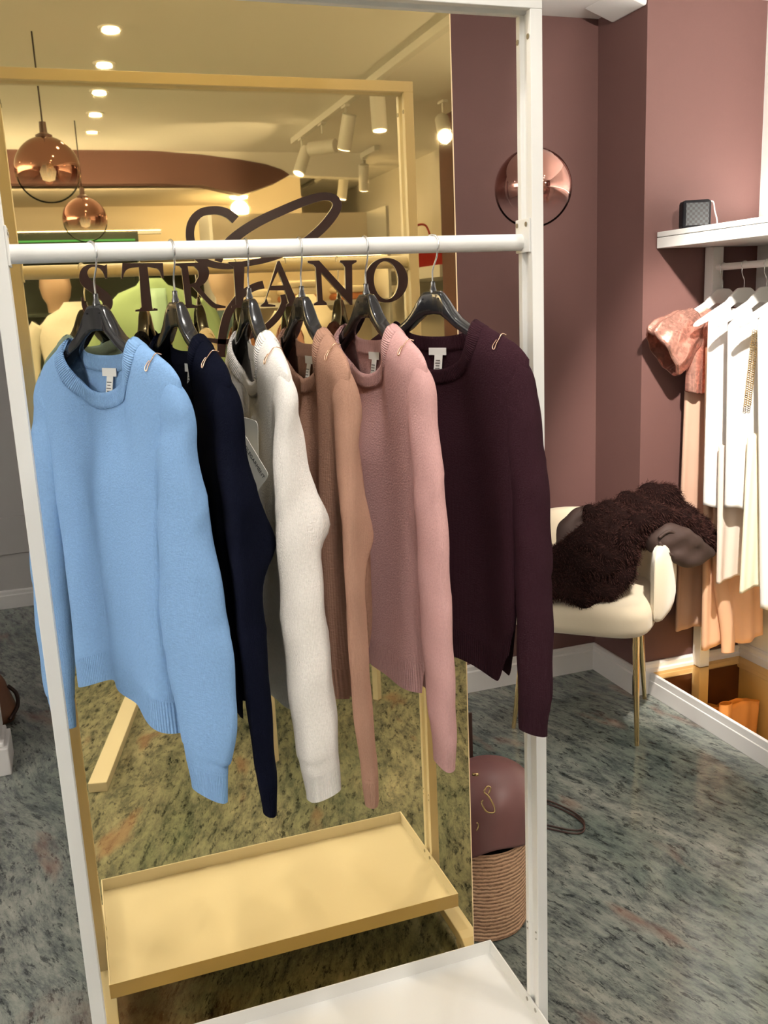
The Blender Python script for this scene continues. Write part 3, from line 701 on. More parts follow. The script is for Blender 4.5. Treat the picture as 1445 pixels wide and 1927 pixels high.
SPEC = [
 dict(key='blue', far=1.07, x=0.138, ang=28, col=(0.205, 0.355, 0.60, 1), label='light blue crew neck knit sweater at the left end of the rail', lab_u=0.012,
      hwL=[(0.90, 0.170), (0.975, 0.180), (1.10, 0.176), (1.20, 0.182), (1.35, 0.205), (1.50, 0.215)], hwR=[(0.90, 0.13), (0.975, 0.135), (1.10, 0.140), (1.30, 0.168), (1.42, 0.182), (1.50, 0.198)],
      folds=[(26, 0.4, 0.008, 2.0), (47, 2.2, 0.005, -3.0), (13, 1.0, 0.006, 1.0)], hemw=[(-0.19, -0.012), (-0.05, 0.024), (0.04, 0.020), (0.13, -0.012)], T=0.021,
      near=[(0.184, 0.006, 1.40, 0.036, 0.020, D(-6)), (0.190, 0.010, 1.28, 0.050, 0.020, D(-10)), (0.193, 0.012, 1.15, 0.064, 0.019, D(-12)), (0.198, 0.010, 1.04, 0.062, 0.018, D(-10)), (0.196, 0.010, 0.965, 0.052, 0.018, D(-6)), (0.193, 0.010, 0.940, 0.044, 0.016, D(-4)), (0.190, 0.010, 0.880, 0.042, 0.013, D(0))]),
 dict(key='navy', x=0.256, ang=12, col=(0.0028, 0.0036, 0.0095, 1), label='near black navy crew neck sweater second from the left on the rail', lab_u=0.030, sheen=0.04,
      hwL=HW, hwR=[(0.90, 0.14), (0.975, 0.145), (1.15, 0.166), (1.38, 0.186), (1.50, 0.200)], folds=[(30, 1.4, 0.010, 1.0), (52, 0.2, 0.004, 2.0)],
      elbow=(1.268, 0.052, 0.058),
      near=[(0.188, 0.002, 1.40, 0.033, 0.019, D(0)), (0.200, 0.002, 1.28, 0.038, 0.020, D(8)), (0.203, 0.0, 1.14, 0.040, 0.020, D(16)), (0.204, -0.004, 1.00, 0.037, 0.018, D(20)), (0.204, -0.006, 0.93, 0.033, 0.016, D(22)), (0.204, -0.008, 0.905, 0.030, 0.015, D(22)), (0.205, -0.008, 0.845, 0.028, 0.012, D(22))]),
 dict(key='white', x=0.372, ang=2, col=(0.80, 0.76, 0.725, 1), label='off white crew neck sweater with a paper swing tag on the rail', lab_u=0.0,
      hwL=HW, hwR=[(0.90, 0.14), (0.975, 0.145), (1.15, 0.166), (1.38, 0.186), (1.50, 0.200)], folds=[(24, 0.0, 0.008, 1.0), (44, 1.0, 0.004, 1.0)],
      elbow=(1.285, 0.034, 0.020),
      near=[(0.188, 0.001, 1.40, 0.031, 0.019, D(45)), (0.198, -0.001, 1.28, 0.035, 0.021, D(62)), (0.203, -0.002, 1.14, 0.037, 0.022, D(68)), (0.206, -0.005, 1.01, 0.038, 0.022, D(70)), (0.208, -0.007, 0.94, 0.036, 0.021, D(70)), (0.208, -0.009, 0.915, 0.033, 0.019, D(70)), (0.209, -0.010, 0.856, 0.032, 0.016, D(70))]),
 dict(key='camel', x=0.458, ang=4, col=(0.335, 0.190, 0.135, 1), label='camel beige crew neck sweater hanging in deep vertical pleats', lab_u=0.012,
      hwL=HW, hwR=[(0.90, 0.13), (0.975, 0.14), (1.15, 0.166), (1.38, 0.186), (1.50, 0.200)], folds=[(66, 0.2, 0.014, 0.6), (31, 1.3, 0.006, 1.0), (110, 0.6, 0.004, 0.4)], T=0.019,
      elbow=(1.262, 0.050, 0.045),
      near=[(0.188, 0.006, 1.40, 0.032, 0.016, D(8)), (0.200, 0.010, 1.28, 0.037, 0.015, D(16)), (0.204, 0.012, 1.14, 0.039, 0.015, D(20)), (0.206, 0.010, 1.00, 0.037, 0.015, D(22)), (0.207, 0.006, 0.92, 0.034, 0.014, D(22)), (0.207, 0.004, 0.895, 0.032, 0.013, D(24)), (0.208, 0.002, 0.83, 0.033, 0.012, D(26))]),
 dict(key='pink', x=0.568, ang=7, col=(0.54, 0.315, 0.305, 1), label='dusty pink crew neck sweater between the camel and the plum one', lab_u=0.014,
      hwL=HW, hwR=[(0.90, 0.14), (0.975, 0.145), (1.15, 0.166), (1.38, 0.186), (1.50, 0.200)], folds=[(28, 0.6, 0.009, 1.0), (50, 1.2, 0.004, -2.0)],
      hemw=[(-0.17, 0.0), (0.0, 0.006), (0.14, -0.012)],
      near=[(0.190, 0.002, 1.40, 0.032, 0.018, D(4)), (0.204, 0.002, 1.28, 0.037, 0.019, D(6)), (0.209, 0.002, 1.14, 0.040, 0.019, D(6)), (0.212, 0.0, 1.01, 0.040, 0.018, D(6)), (0.213, -0.001, 0.95, 0.036, 0.017, D(6)), (0.213, -0.002, 0.925, 0.033, 0.016, D(6)), (0.214, -0.002, 0.865, 0.032, 0.013, D(6))]),
 dict(key='plum', x=0.6875, ang=25, col=(0.030, 0.0115, 0.0165, 1), label='dark plum crew neck sweater at the right end of the rail', lab_u=0.004, sheen=0.06,
      hwL=HW, hwR=[(0.90, 0.150), (0.975, 0.158), (1.10, 0.176), (1.30, 0.178), (1.42, 0.188), (1.50, 0.202)], folds=[(24, 2.4, 0.009, 1.0), (42, 0.9, 0.004, 2.0)],
      hemw=[(-0.17, 0.0), (0.03, 0.006), (0.13, -0.028), (0.16, 0.03)], T=0.021,
      near=[(0.190, 0.002, 1.40, 0.032, 0.020, D(0)), (0.203, 0.003, 1.28, 0.034, 0.020, D(2)), (0.207, 0.004, 1.14, 0.035, 0.020, D(4)), (0.208, 0.003, 1.01, 0.034, 0.019, D(4)), (0.206, 0.002, 0.955, 0.033, 0.018, D(4)), (0.205, 0.002, 0.930, 0.031, 0.016, D(4)), (0.203, 0.002, 0.877, 0.030, 0.014, D(4))]),
]
SW = {}
for i, d in enumerate(SPEC):
    hanger(d['x'], d['ang'], d['key'])
    SW[d['key']] = Sweater(d['x'], d['ang'], d['key'], d['col'], d['label'], d['hwL'], d['hwR'], d['folds'], lab_u=d.get('lab_u', 0.0), T=d.get('T', 0.021), sheen=d.get('sheen', 0.35),
        sleeves=(sleeve_rings(1, d['near']), [(u * d.get('far', 1.0), v, z, a, b, p) for u, v, z, a, b, p in sleeve_rings(-1, FARSL)]), seed=10 * i + 3, bulge=d.get('bulge'), elbow=d.get('elbow'), hemw=d.get('hemw'))
# swing tag on the white sweater, partly behind the navy sleeve
sw = SW['white']
tagm = plain('swing_tag_card', (0.86, 0.84, 0.76, 1), 0.6, bump=0.05)
def swing(ux, uz, w, h, tilt, yo, turn, withtext):
    pts = []
    for cx, cy, a0 in ((w / 2 - 0.008, h / 2 - 0.008, 0), (-w / 2 + 0.008, h / 2 - 0.008, 90), (-w / 2 + 0.008, -h / 2 + 0.008, 180), (w / 2 - 0.008, -h / 2 + 0.008, 270)):
        for k in range(6):
            a = math.radians(a0 + 18 * k); pts.append((cx + 0.008 * math.cos(a), cy + 0.008 * math.sin(a)))
    o = MB().prism(pts, -0.0004, 0.0004).build('swing_tag', tagm, sw.r); o['label'] = 'cream card swing tag'
    o.matrix_local = Matrix.Translation((ux, yo, uz - sw.z0)) @ Matrix.Rotation(turn, 4, 'Z') @ Matrix.Rotation(tilt, 4, 'Y') @ Matrix.Rotation(PI / 2, 4, 'X')
    if withtext:
        text_mesh('tag_lettering', 'WHOLEGARMENT', 0.0094, INK, o, 0.0001, Matrix.Translation((0.001, h / 2 - 0.0125, 0.0006)))
        m = MB(); m.tube(catmull([(-0.030, 0.006, 0.0006), (-0.018, 0.006, 0.0006), (-0.006, 0.004, 0.0006), (0.012, 0.000, 0.0006), (0.034, -0.010, 0.0006), (0.036, -0.018, 0.0006), (0.018, -0.016, 0.0006), (-0.004, -0.010, 0.0006), (-0.026, -0.014, 0.0006)], 40), 0.0007, 5)
        m.build('tag_emblem', INK, o)
    return o
swing(0.100, 1.383, 0.046, 0.120, D(6), -0.040, D(18), False); swing(0.122, 1.378, 0.088, 0.056, D(48), -0.0500, D(25), True)
# ================================================================== PENDANT LAMPS
pend = None
def pendant(loc, label):
    global pend
    z = loc[2]
    if pend is None:
        r = empty('pendant_lamp', loc); R = 0.118; prof = [(0.0001 if i == 0 else R * math.sin(PI * i / 40), R * math.cos(PI * i / 40)) for i in range(38)]
        MB().lathe(prof, seg=48).build('glass_globe', COPPER, r, smooth=True)
        MB().lathe([(0.0, R + 0.05), (0.012, R + 0.05), (0.014, R + 0.012), (0.03, R + 0.004), (0.03, R - 0.004)], seg=24).build('cap', STRAPM, r, smooth='auto')
        MB().lathe([(0.0, 0.06), (0.016, 0.055), (0.018, 0.02), (0.03, -0.005), (0.022, -0.035), (0.0, -0.042)], seg=20).build('bulb', emit('bulb_glow', (1, 0.8, 0.6, 1), 1.2), r, smooth=True)
        pend = r
    else: r = copy_tree(pend); r.location = loc
    MB().tube([(0, 0, 0.165), (0, 0, CEIL - z)], 0.003, 8).build('cord', STRAPM, r)
    return tag(r, label, 'pendant lamp', 'copper glass globe pendants')
pendant(at(1003, 354, 1, 1.2), 'round copper glass pendant hanging before the brown wall behind the right post')
pendant(refl(90, 320, 1, -1.75), 'nearest copper glass pendant seen at the upper left of the mirror')
pendant(refl(160, 413, 1, -3.35), 'smaller looking copper pendant below the first one in the mirror')
# ================================================================== CEILING LAMPS
dl = None
def downlight(x, y, label, power, first_light=True):
    global dl
    if dl is None:
        r = empty('downlight', (x, y, CEIL))
        MB().lathe([(0.030, -0.0005), (0.030, -0.004), (0.042, -0.006), (0.046, -0.003), (0.046, -0.0005)], seg=28).build('trim_ring', WHITE, r, smooth='auto')
        MB().lathe([(0.0001, -0.0035), (0.030, -0.0035)], seg=28).build('lens', LAMP, r)
        dl = r
    else:
        r = copy_tree(dl); r.location = (x, y, CEIL)
    area('lamp_light', (0, 0, -0.010), power, 0.06, r)
    return tag(r, label, 'ceiling light', 'recessed ceiling lights in a row')
_dl_children_guard = None
base_lbl = ['recessed ceiling light, highest of the row in the mirror', 'recessed ceiling light, second from the top of the mirror row', 'recessed ceiling light, third from the top of the mirror row', 'recessed ceiling light, fourth from the top of the mirror row', 'recessed ceiling light, lowest of the row in the mirror']
spots = [(0.38, -1.655 - 0.497 * k) for k in range(5)]
rows_l = []
def make_downlights():
    # the lens and ring are copied before any light is added, so that every lamp owns one light
    global dl
    r0 = empty('downlight', (0.38, -1.655, CEIL))
    MB().lathe([(0.030, -0.0005), (0.030, -0.004), (0.042, -0.006), (0.046, -0.003), (0.046, -0.0005)], seg=28).build('trim_ring', WHITE, r0, smooth='auto')
    MB().lathe([(0.0001, -0.0035), (0.030, -0.0035)], seg=28).build('lens', LAMP, r0)
    allp = [(p, base_lbl[i], P_DOWN) for i, p in enumerate(spots)]
    extra = [(0.38, -1.158), (0.38, -0.661), (0.38, -0.164)]
    for i, p in enumerate(extra): allp.append((p, ['recessed ceiling light above the photographer, behind the camera', 'recessed ceiling light above the space before the rack', 'recessed ceiling light right above the rack'][i], P_DOWN))
    for i, p in enumerate([(-1.3, -2.2), (-1.3, -0.8), (-1.0, 0.9), (-1.0, 2.9)]): allp.append((p, 'added unseen ceiling light over the left aisle, ' + ['far behind the camera', 'level with the camera', 'level with the rack', 'near the far grey wall'][i], P_LEFT))  # unseen lamps added for soft light on the sweater fronts
    allp.append(((1.35, 1.05), 'recessed ceiling light over the armchair corner', P_DOWN * 0.9))
    rs = [r0] + [copy_tree(r0) for _ in allp[1:]]
    for r, (p, l, pw) in zip(rs, allp):
        r.location = (p[0], p[1], CEIL); tag(r, l, 'ceiling light', 'recessed ceiling lights')
        area('lamp_light', (0, 0, -0.012), pw, 0.06, r)
make_downlights()
rl = empty('recess_light', (1.40, -4.75, 2.409), 'bright lamp under the lowered ceiling at the mirror upper middle', 'ceiling light')
MB().lathe([(0.0001, -0.012), (0.06, -0.012), (0.065, 0)], seg=24).build('lens', LAMP, rl)
_l = bpy.data.lights.new('recess_lamp', 'POINT'); _l.energy = 22; _l.shadow_soft_size = 0.06; _l.color = (1, 0.85, 0.6); _o = bpy.data.objects.new('recess_lamp', _l); COL.objects.link(_o); _o.parent = rl; _o.location = (0, 0, -0.09)
# track lights
def track(name, x, y0, y1, label):
    o = MB().box(-0.018, 0.018, y0 - (y0 + y1) / 2, y1 - (y0 + y1) / 2, -0.034, 0).build(name, WHITE, bevel=0.002, loc=(x, (y0 + y1) / 2, CEIL)); return tag(o, label, 'light track')
track('light_track', 1.57, -3.75, 0.6, 'long white ceiling light track running along the right of the room'); track('light_track', 2.18, -6.2, -3.95, 'shorter white light track deeper in the room, seen in the mirror')
def spot(x, y, target, label, power, beam=38, lit=True):
    r = empty('track_spotlight', (x, y, CEIL - 0.034), label, 'spotlight', group='white track spotlights')
    MB().box(-0.014, 0.014, -0.035, 0.035, -0.012, 0).build('adapter', WHITE, r, bevel=0.002)
    MB().tube([(0, 0, -0.010), (0, 0, -0.055)], 0.006, 10).build('stem', WHITE, r)
    d = (Vector(target) - Vector((x, y, CEIL - 0.17))).normalized(); c = Vector((0, 0, -0.125))
    a = c - d * 0.085; b = c + d * 0.085
    can = MB(); can.tube([a, a + d * 0.004, b], [0.030, 0.036, 0.036], 28); can.build('can', WHITE, r, smooth='auto')
    MB().tube([b + d * 0.0005, b + d * 0.003], 0.030, 28).build('lens', LAMP, r)
    if lit:
        l = bpy.data.lights.new('spot_light', 'SPOT'); l.energy = power; l.spot_size = math.radians(beam * 2); l.spot_blend = 0.5; l.shadow_soft_size = 0.03; l.color = (1.0, 0.92, 0.82)
        o = bpy.data.objects.new('spot_light', l); COL.objects.link(o); o.parent = r; o.location = b + d * 0.012; o.rotation_euler = d.to_track_quat('-Z', 'Y').to_euler()
    return r
spot(1.57, 0.10, (2.45, 1.05, 1.25), 'white track spotlight aimed at the clothes on the right rail', P_TRACK * 8.0, 28)
spot(1.57, -0.35, (2.44, 1.55, 2.15), 'white track spotlight aimed high at the brown end wall', P_TRACK * 2.3, 24)
spot(1.57, -1.02, (0.45, -0.05, 1.15), 'white track spotlight aimed at the sweaters, behind the photographer', P_TRACK * 0.46, 32)
spot(1.57, -0.80, (0.75, 0.15, 0.25), 'white track spotlight aimed at the foot of the rack, behind the photographer', P_TRACK * 0.5, 30)
spot(1.57, -2.15, (1.57, -2.0, 0.6), 'white track spotlight nearest the post in the mirror', P_TRACK * 0.6)
spot(1.57, -2.65, (1.30, -3.4, 0.4), 'white track spotlight second along the track in the mirror', P_TRACK * 0.6)
spot(1.57, -3.10, (0.5, -4.25, 2.45), 'white track spotlight third along the track in the mirror', P_TRACK * 0.6)
spot(1.57, -3.55, (1.0, -3.3, 1.2), 'white track spotlight at the far end of the long track', P_TRACK * 0.6)
spot(2.18, -4.25, (2.3, -4.9, 0.6), 'white track spotlight on the shorter track, its nearer one', P_TRACK * 0.6)
spot(2.18, -4.75, (1.9, -4.9, 0.6), 'white track spotlight on the shorter track, its farther one', P_TRACK * 0.6)
spot(2.03, -2.48, (1.35, -0.4, 0.9), 'bright track spotlight beside the brown pier at the mirror edge', P_TRACK * 0.25)
# upward light strips, added only to brighten the ceiling
def cove(x, y0, y1, z, label, power):
    r = empty('light_strip', (x, (y0 + y1) / 2, z), label, 'added fill strip')
    MB().box(-0.02, 0.02, y0 - (y0 + y1) / 2, y1 - (y0 + y1) / 2, 0, 0.02).build('housing', WHITE, r)
    MB().box(-0.015, 0.015, y0 - (y0 + y1) / 2, y1 - (y0 + y1) / 2, 0.0202, 0.0225).build('diffuser', LAMP, r)
    l = bpy.data.lights.new('fill_strip_light', 'AREA'); l.shape = 'RECTANGLE'; l.size = 0.04; l.size_y = y1 - y0; l.energy = power; l.color = (1.0, 0.95, 0.88)
    o = bpy.data.objects.new('fill_strip_light', l); COL.objects.link(o); o.parent = r; o.location = (0, 0, 0.03); o.rotation_euler = (PI, 0, 0)
cove(LX + 0.12, -4.0, 0.6, 2.1, 'long added light strip, unseen, along the left wall, shining up at the ceiling', P_FILL * 2.2)
cove(2.60, -1.6, 1.45, 1.8235, 'added light strip hidden on the white shelf against the right wall', P_FILL * 0.13)
def fill_strip_x(x0, x1, y, z, label, power):
    r = empty('light_strip', ((x0 + x1) / 2, y, z), label, 'added fill strip'); h = (x1 - x0) / 2
    MB().box(-h, h, -0.02, 0.02, 0, 0.02).build('housing', WHITE, r); MB().box(-h, h, -0.015, 0.015, 0.0202, 0.0225).build('diffuser', LAMP, r)
    l = bpy.data.lights.new('fill_strip_light', 'AREA'); l.shape = 'RECTANGLE'; l.size = 2 * h; l.size_y = 0.04; l.energy = power; l.color = (1.0, 0.93, 0.84)
    o = bpy.data.objects.new('fill_strip_light', l); COL.objects.link(o); o.parent = r; o.location = (0, 0, 0.03); o.rotation_euler = (PI, 0, 0)
fill_strip_x(-1.7, 0.75, -4.02, 2.106, 'added light strip on top of the dark green shelf unit, shining up', 14)  # added to lift the rear ceiling and the fascia
struct(MB().box(LX, LX + 0.25, -4.1, 0.7, 2.06, 2.099).build('trim_5', WALLW))
# ================================================================== ARMCHAIR AND FUR COAT
CH = Vector((1.868, 1.475, 0)); chang = math.atan2(-0.67, 0.742)
ch = empty('armchair', CH, 'cream velvet armchair with slim brass legs under a fur coat', 'armchair', chang)
# local axes: x to the viewer's right along the front edge, y to the back of the chair
def roundbox(hx, hy, z0, z1, r, n=8):
    rows = []; prof = []
    for i in range(n + 1): a = PI / 2 * i / n; prof.append((r * (1 - math.sin(a)) , z0 + r * (1 - math.cos(a)))) if False else None
    ins = [(r * (1 - math.sin(PI / 2 * i / n)), z0 + r * (1 - math.cos(PI / 2 * i / n))) for i in range(n + 1)] + [(r * (1 - math.cos(PI / 2 * i / n)), z1 - r * (1 - math.sin(PI / 2 * i / n))) for i in range(n + 1)]
    for off, z in ins:
        row = []
        for k in range(48):
            a = 2 * PI * k / 48; ca, sa = math.cos(a), math.sin(a)
            row.append((math.copysign(abs(ca) ** 0.4, ca) * (hx - off), math.copysign(abs(sa) ** 0.4, sa) * (hy - off), z))
        rows.append(row)
    m = MB(); o = m.quadgrid(rows, True); m.cap([o + k for k in range(48)], True); e = o + (len(rows) - 1) * 48; m.cap([e + k for k in range(48)]); return m
roundbox(0.265, 0.245, 0.405, 0.525, 0.045).build('seat', VELVET, ch, smooth='auto')
shell = []
for i in range(49):
    a = PI * (-0.02 + 1.04 * i / 48)      # from the right side round the back to the left side
    x = 0.276 * math.copysign(abs(math.cos(a)) ** 0.55, math.cos(a)); y = -0.045 + 0.30 * abs(math.sin(a)) ** 0.6 if math.sin(a) > 0 else -0.045 - 0.10 * abs(math.sin(a)) * 8
    shell.append((x, y))
shell = [(0.268, -0.16), (0.276, -0.10)] + [(x, y) for x, y in shell if y > -0.06] + [(-0.276, -0.10), (-0.268, -0.16)]
sh = catmull(shell, 90); rows = []
for i, (x, y) in enumerate(sh):
    a = sh[max(0, i - 1)]; b = sh[min(89, i + 1)]; t = Vector((b[0] - a[0], b[1] - a[1])).normalized(); nrm = Vector((t.y, -t.x))
    e = min(i, 89 - i) / 9.0; f = min(1.0, e) ; f = math.sqrt(max(0.0, 1 - (1 - f) ** 2)) * 0.96 + 0.04
    top = 0.735 + 0.05 * sstep(0.10, 0.3, y); zc = (0.43 + top) / 2; hz = (top - 0.43) / 2; row = []
    for k in range(20):
        q = 2 * PI * k / 20; c, s = math.cos(q), math.sin(q)
        row.append((x + nrm.x * 0.047 * f * math.copysign(abs(c) ** 0.7, c), y + nrm.y * 0.047 * f * math.copysign(abs(c) ** 0.7, c), zc + math.copysign(abs(s) ** 0.6, s) * hz * (0.72 + 0.28 * f)))
    rows.append(row)
m = MB(); o = m.quadgrid(rows, True); m.cap([o + k for k in range(20)], True); e = o + 89 * 20; m.cap([e + k for k in range(20)])
m.build('backrest', VELVET, ch, smooth='auto')
def loc_of(p):
    d = Vector(p) - CH; c, s = math.cos(chang), math.sin(chang); return Vector((d.x * c + d.y * s, -d.x * s + d.y * c, d.z))
for (fx, fy), (tx, ty) in (((1.896, 1.174), (0.205, -0.150)), ((2.158, 1.505), (0.215, -0.110)), ((1.555, 1.484), (-0.200, -0.150)), ((1.775, 1.765), (-0.195, 0.060))):
    f = loc_of((fx, fy, 0)); m = MB(); m.tube([f, (tx, ty, 0.415)], [0.008, 0.0135], 18); m.build('leg', BRASS, ch, smooth='auto')
def remeshed(parts, voxel, smooth_it=6):
    """parts: ellipsoid chains -> one welded surface; returns (verts, faces)"""
    bm = bmesh.new()
    for pts, rad in parts:
        C = catmull([tuple(p) + (r,) for p, r in zip(pts, rad)], max(8, len(pts) * 4))
        for x, y, z, r in C:
            bmesh.ops.create_icosphere(bm, subdivisions=2, radius=r, matrix=Matrix.Translation((x, y, z)))
    me = bpy.data.meshes.new('tmp'); bm.to_mesh(me); bm.free()
    ob = bpy.data.objects.new('tmp', me); COL.objects.link(ob)
    r = ob.modifiers.new('r', 'REMESH'); r.mode = 'VOXEL'; r.voxel_size = voxel
    sm = ob.modifiers.new('s', 'SMOOTH'); sm.iterations = smooth_it; sm.factor = 0.5
    dg = bpy.context.evaluated_depsgraph_get(); out = bpy.data.meshes.new_from_object(ob.evaluated_get(dg))
    bpy.data.objects.remove(ob); return out
ct = empty('fur_coat', at(1190, 1020, 1, 1.40), 'dark brown fur coat with plain lining thrown over the cream armchair', 'coat')
CO = Vector(ct.location)
def cp(x, y, Y): return at(x, y, 1, Y) - CO
FP = [
 ([cp(1020, 1080, 1.42), cp(1075, 1040, 1.42), cp(1140, 1000, 1.42), cp(1205, 960, 1.44), cp(1250, 935, 1.42)], [0.05, 0.062, 0.065, 0.06, 0.042]),
 ([cp(1030, 1110, 1.36), cp(1085, 1085, 1.36), cp(1140, 1055, 1.36), cp(1190, 1010, 1.37), cp(1230, 975, 1.38)], [0.04, 0.06, 0.07, 0.065, 0.05]),
 ([cp(1060, 1118, 1.32), cp(1110, 1128, 1.30), cp(1150, 1110, 1.30), cp(1180, 1075, 1.31)], [0.028, 0.030, 0.036, 0.036]),
 ([cp(1170, 1070, 1.32), cp(1188, 1010, 1.31), cp(1225, 975, 1.30), cp(1275, 978, 1.31), cp(1318, 1005, 1.33), cp(1338, 1030, 1.34)], [0.042, 0.042, 0.040, 0.038, 0.038, 0.030]),
 ([cp(1250, 925, 1.42), cp(1285, 965, 1.40), cp(1325, 1000, 1.38), cp(1342, 1025, 1.36)], [0.040, 0.042, 0.036, 0.026]),
 ([cp(1110, 965, 1.47), cp(1160, 952, 1.47), cp(1215, 930, 1.46), cp(1250, 925, 1.44)], [0.030, 0.036, 0.036, 0.034]),
]
furm = remeshed(FP, 0.011, 8)
for v in furm.vertices:
    p = v.co; v.co = p + v.normal * (0.008 * math.sin(p.x * 60 + 2 * math.sin(p.z * 40)) + 0.005 * math.sin(p.z * 85 + p.x * 30))
for p in furm.polygons: p.use_smooth = True
furm.materials.clear(); furm.materials.append(FUR)
fo = bpy.data.objects.new('fur', furm); COL.objects.link(fo); fo.parent = ct
m = MB(); rnd = random.Random(3)
furm.update()
for p in furm.polygons:
    for _ in range(3):
        c = p.center + Vector((rnd.uniform(-1, 1), rnd.uniform(-1, 1), rnd.uniform(-1, 1))) * 0.005
        n = (p.normal * 0.75 + Vector((0.25, -0.1, -0.75)) * 0.8 + Vector((rnd.uniform(-1, 1), rnd.uniform(-1, 1), rnd.uniform(-1, 1))) * 0.35).normalized()
        sd = n.cross(Vector((rnd.uniform(-1, 1), rnd.uniform(-1, 1), rnd.uniform(-1, 1)))).normalized() * 0.0011; L = rnd.uniform(0.010, 0.020)
        o = len(m.v); m.v += [tuple(c - sd), tuple(c + sd), tuple(c + n * L)]; m.f.append((o, o + 1, o + 2))
pile = m.build('fur_pile', plain('brown_fur_hair', (0.034, 0.0135, 0.011, 1), 0.7, spec=0.08, var=0.5, bscale=60), ct, fix=False); pile['kind'] = 'stuff'
LP = [
 ([cp(1062, 1010, 1.50), cp(1080, 975, 1.51), cp(1120, 965, 1.51), cp(1150, 980, 1.49)], [0.040, 0.034, 0.032, 0.035]),
 ([cp(1060, 1050, 1.47), cp(1075, 1015, 1.48), cp(1110, 995, 1.48)], [0.04, 0.04, 0.035]),
 ([cp(1228, 1025, 1.30), cp(1250, 1008, 1.27), cp(1285, 1018, 1.27), cp(1320, 1038, 1.30)], [0.034, 0.046, 0.052, 0.034]),
 ([cp(1262, 1040, 1.26), cp(1285, 1048, 1.26), cp(1312, 1048, 1.28), cp(1335, 1040, 1.31)], [0.034, 0.040, 0.036, 0.024]),
]
lm = remeshed(LP, 0.009, 14)
for v in lm.vertices:
    p = v.co; v.co = p + v.normal * (0.0035 * math.sin(p.x * 38 + p.z * 62) + 0.0018 * math.sin(p.z * 95 - p.x * 45 + p.y * 30))
for p in lm.polygons: p.use_smooth = True
lm.materials.clear(); lm.materials.append(LINING); lo = bpy.data.objects.new('lining', lm); COL.objects.link(lo); lo.parent = ct
for pts in ([cp(1240, 1012, 1.245), cp(1258, 1000, 1.235), cp(1276, 1008, 1.235), cp(1292, 1030, 1.24), cp(1290, 1052, 1.245)], [cp(1240, 1020, 1.243), cp(1255, 1040, 1.232), cp(1272, 1046, 1.235), cp(1285, 1040, 1.24)]):
    MB().tube(catmull([tuple(p) for p in pts], 24), 0.006, 8).build('lining_seam', LINING, ct, smooth=True)
# ================================================================== STRAW BUCKET BAG BEHIND THE MIRROR
BG = Vector((0.975, 0.528, 0))
bg = empty('bucket_bag', BG, 'straw bucket bag with a mauve leather hood on the floor behind the mirror', 'bag')
R = 0.121; prof = [(0.0001, 0.002), (R * 0.93, 0.002), (R * 0.97, 0.010)] + [(R * (0.96 + 0.05 * t), 0.012 + 0.245 * t) for t in [i / 12 for i in range(13)]]
MB().lathe(prof, seg=64, uvscale=1).build('straw_body', STRAW, bg, smooth=True)
MB().lathe([(0.0001, 0.185), (R * 0.98, 0.242), (R * 1.0, 0.255)], seg=40).build('shaded_gap', DARK, bg)  # near-black funnel paints the shade in the gap under the hood
rows = []
for i in range(25):
    t = i / 24; row = []
    for k in range(64):
        a = 2 * PI * k / 64; z0 = 0.240 + 0.028 * math.exp(-((((a - math.radians(262) + PI) % (2 * PI)) - PI) / 0.5) ** 2) - 0.012 * math.sin(a * 2 + 1.0)
        zz = lerp(z0, 0.440, t); f = 1.08 + 0.05 * math.sin(a * 3) * (1 - t)
        q = max(0.0, (t - 0.35) / 0.65); rr = R * f * math.sqrt(max(0.0004, 1 - q ** 2.6)) * (1.06 - 0.05 * t)
        row.append((rr * math.cos(a) + 0.03 * t, rr * math.sin(a) * 0.92, zz))
    rows.append(row)
m = MB(); o = m.quadgrid(rows, True); m.cap([o + 24 * 64 + k for k in range(64)]); m.build('leather_hood', LEATH, bg, smooth=True, solid=0.003)
m = MB(); m.box(0.012, 0.038, 0.120, 0.127, 0.20, 0.525); m.build('handle_strap', STRAPM, bg, bevel=0.002)
def bagp(x, y, Y): return tuple(at(x, y, 1, Y) - BG)
m = MB(); m.tube(catmull([bagp(919, 1494, 0.407), bagp(923, 1483, 0.409), bagp(917, 1480, 0.408), bagp(911, 1490, 0.405), bagp(920, 1500, 0.405), bagp(930, 1519, 0.404), bagp(929, 1529, 0.404), bagp(915, 1527, 0.402), bagp(906, 1512, 0.403), bagp(909, 1506, 0.403)], 50), 0.0022, 8); m.build('metal_emblem', BRASS, bg, smooth=True)
m = MB(); m.tube(catmull([bagp(896, 1563, 0.405), bagp(899, 1558, 0.404), bagp(900, 1552, 0.404), bagp(897, 1548, 0.404)], 14), 0.002, 8); m.tube([bagp(889, 1457, 0.43), bagp(900, 1458, 0.42)], 0.004, 8); m.build('metal_fitting', BRASS, bg, smooth=True)
for off in (0, 6):
    pts = [at(x, y + off, 2, 0.004) for x, y in ((1012, 1500), (1045, 1512), (1078, 1528), (1098, 1545), (1096, 1560), (1075, 1562), (1040, 1555), (1010, 1548))]
    pts[0].z = 0.004; MB().tube(catmull([tuple(p - BG) for p in pts], 40), 0.0028, 8).build('cord_strap', STRAPM, bg, smooth=True)
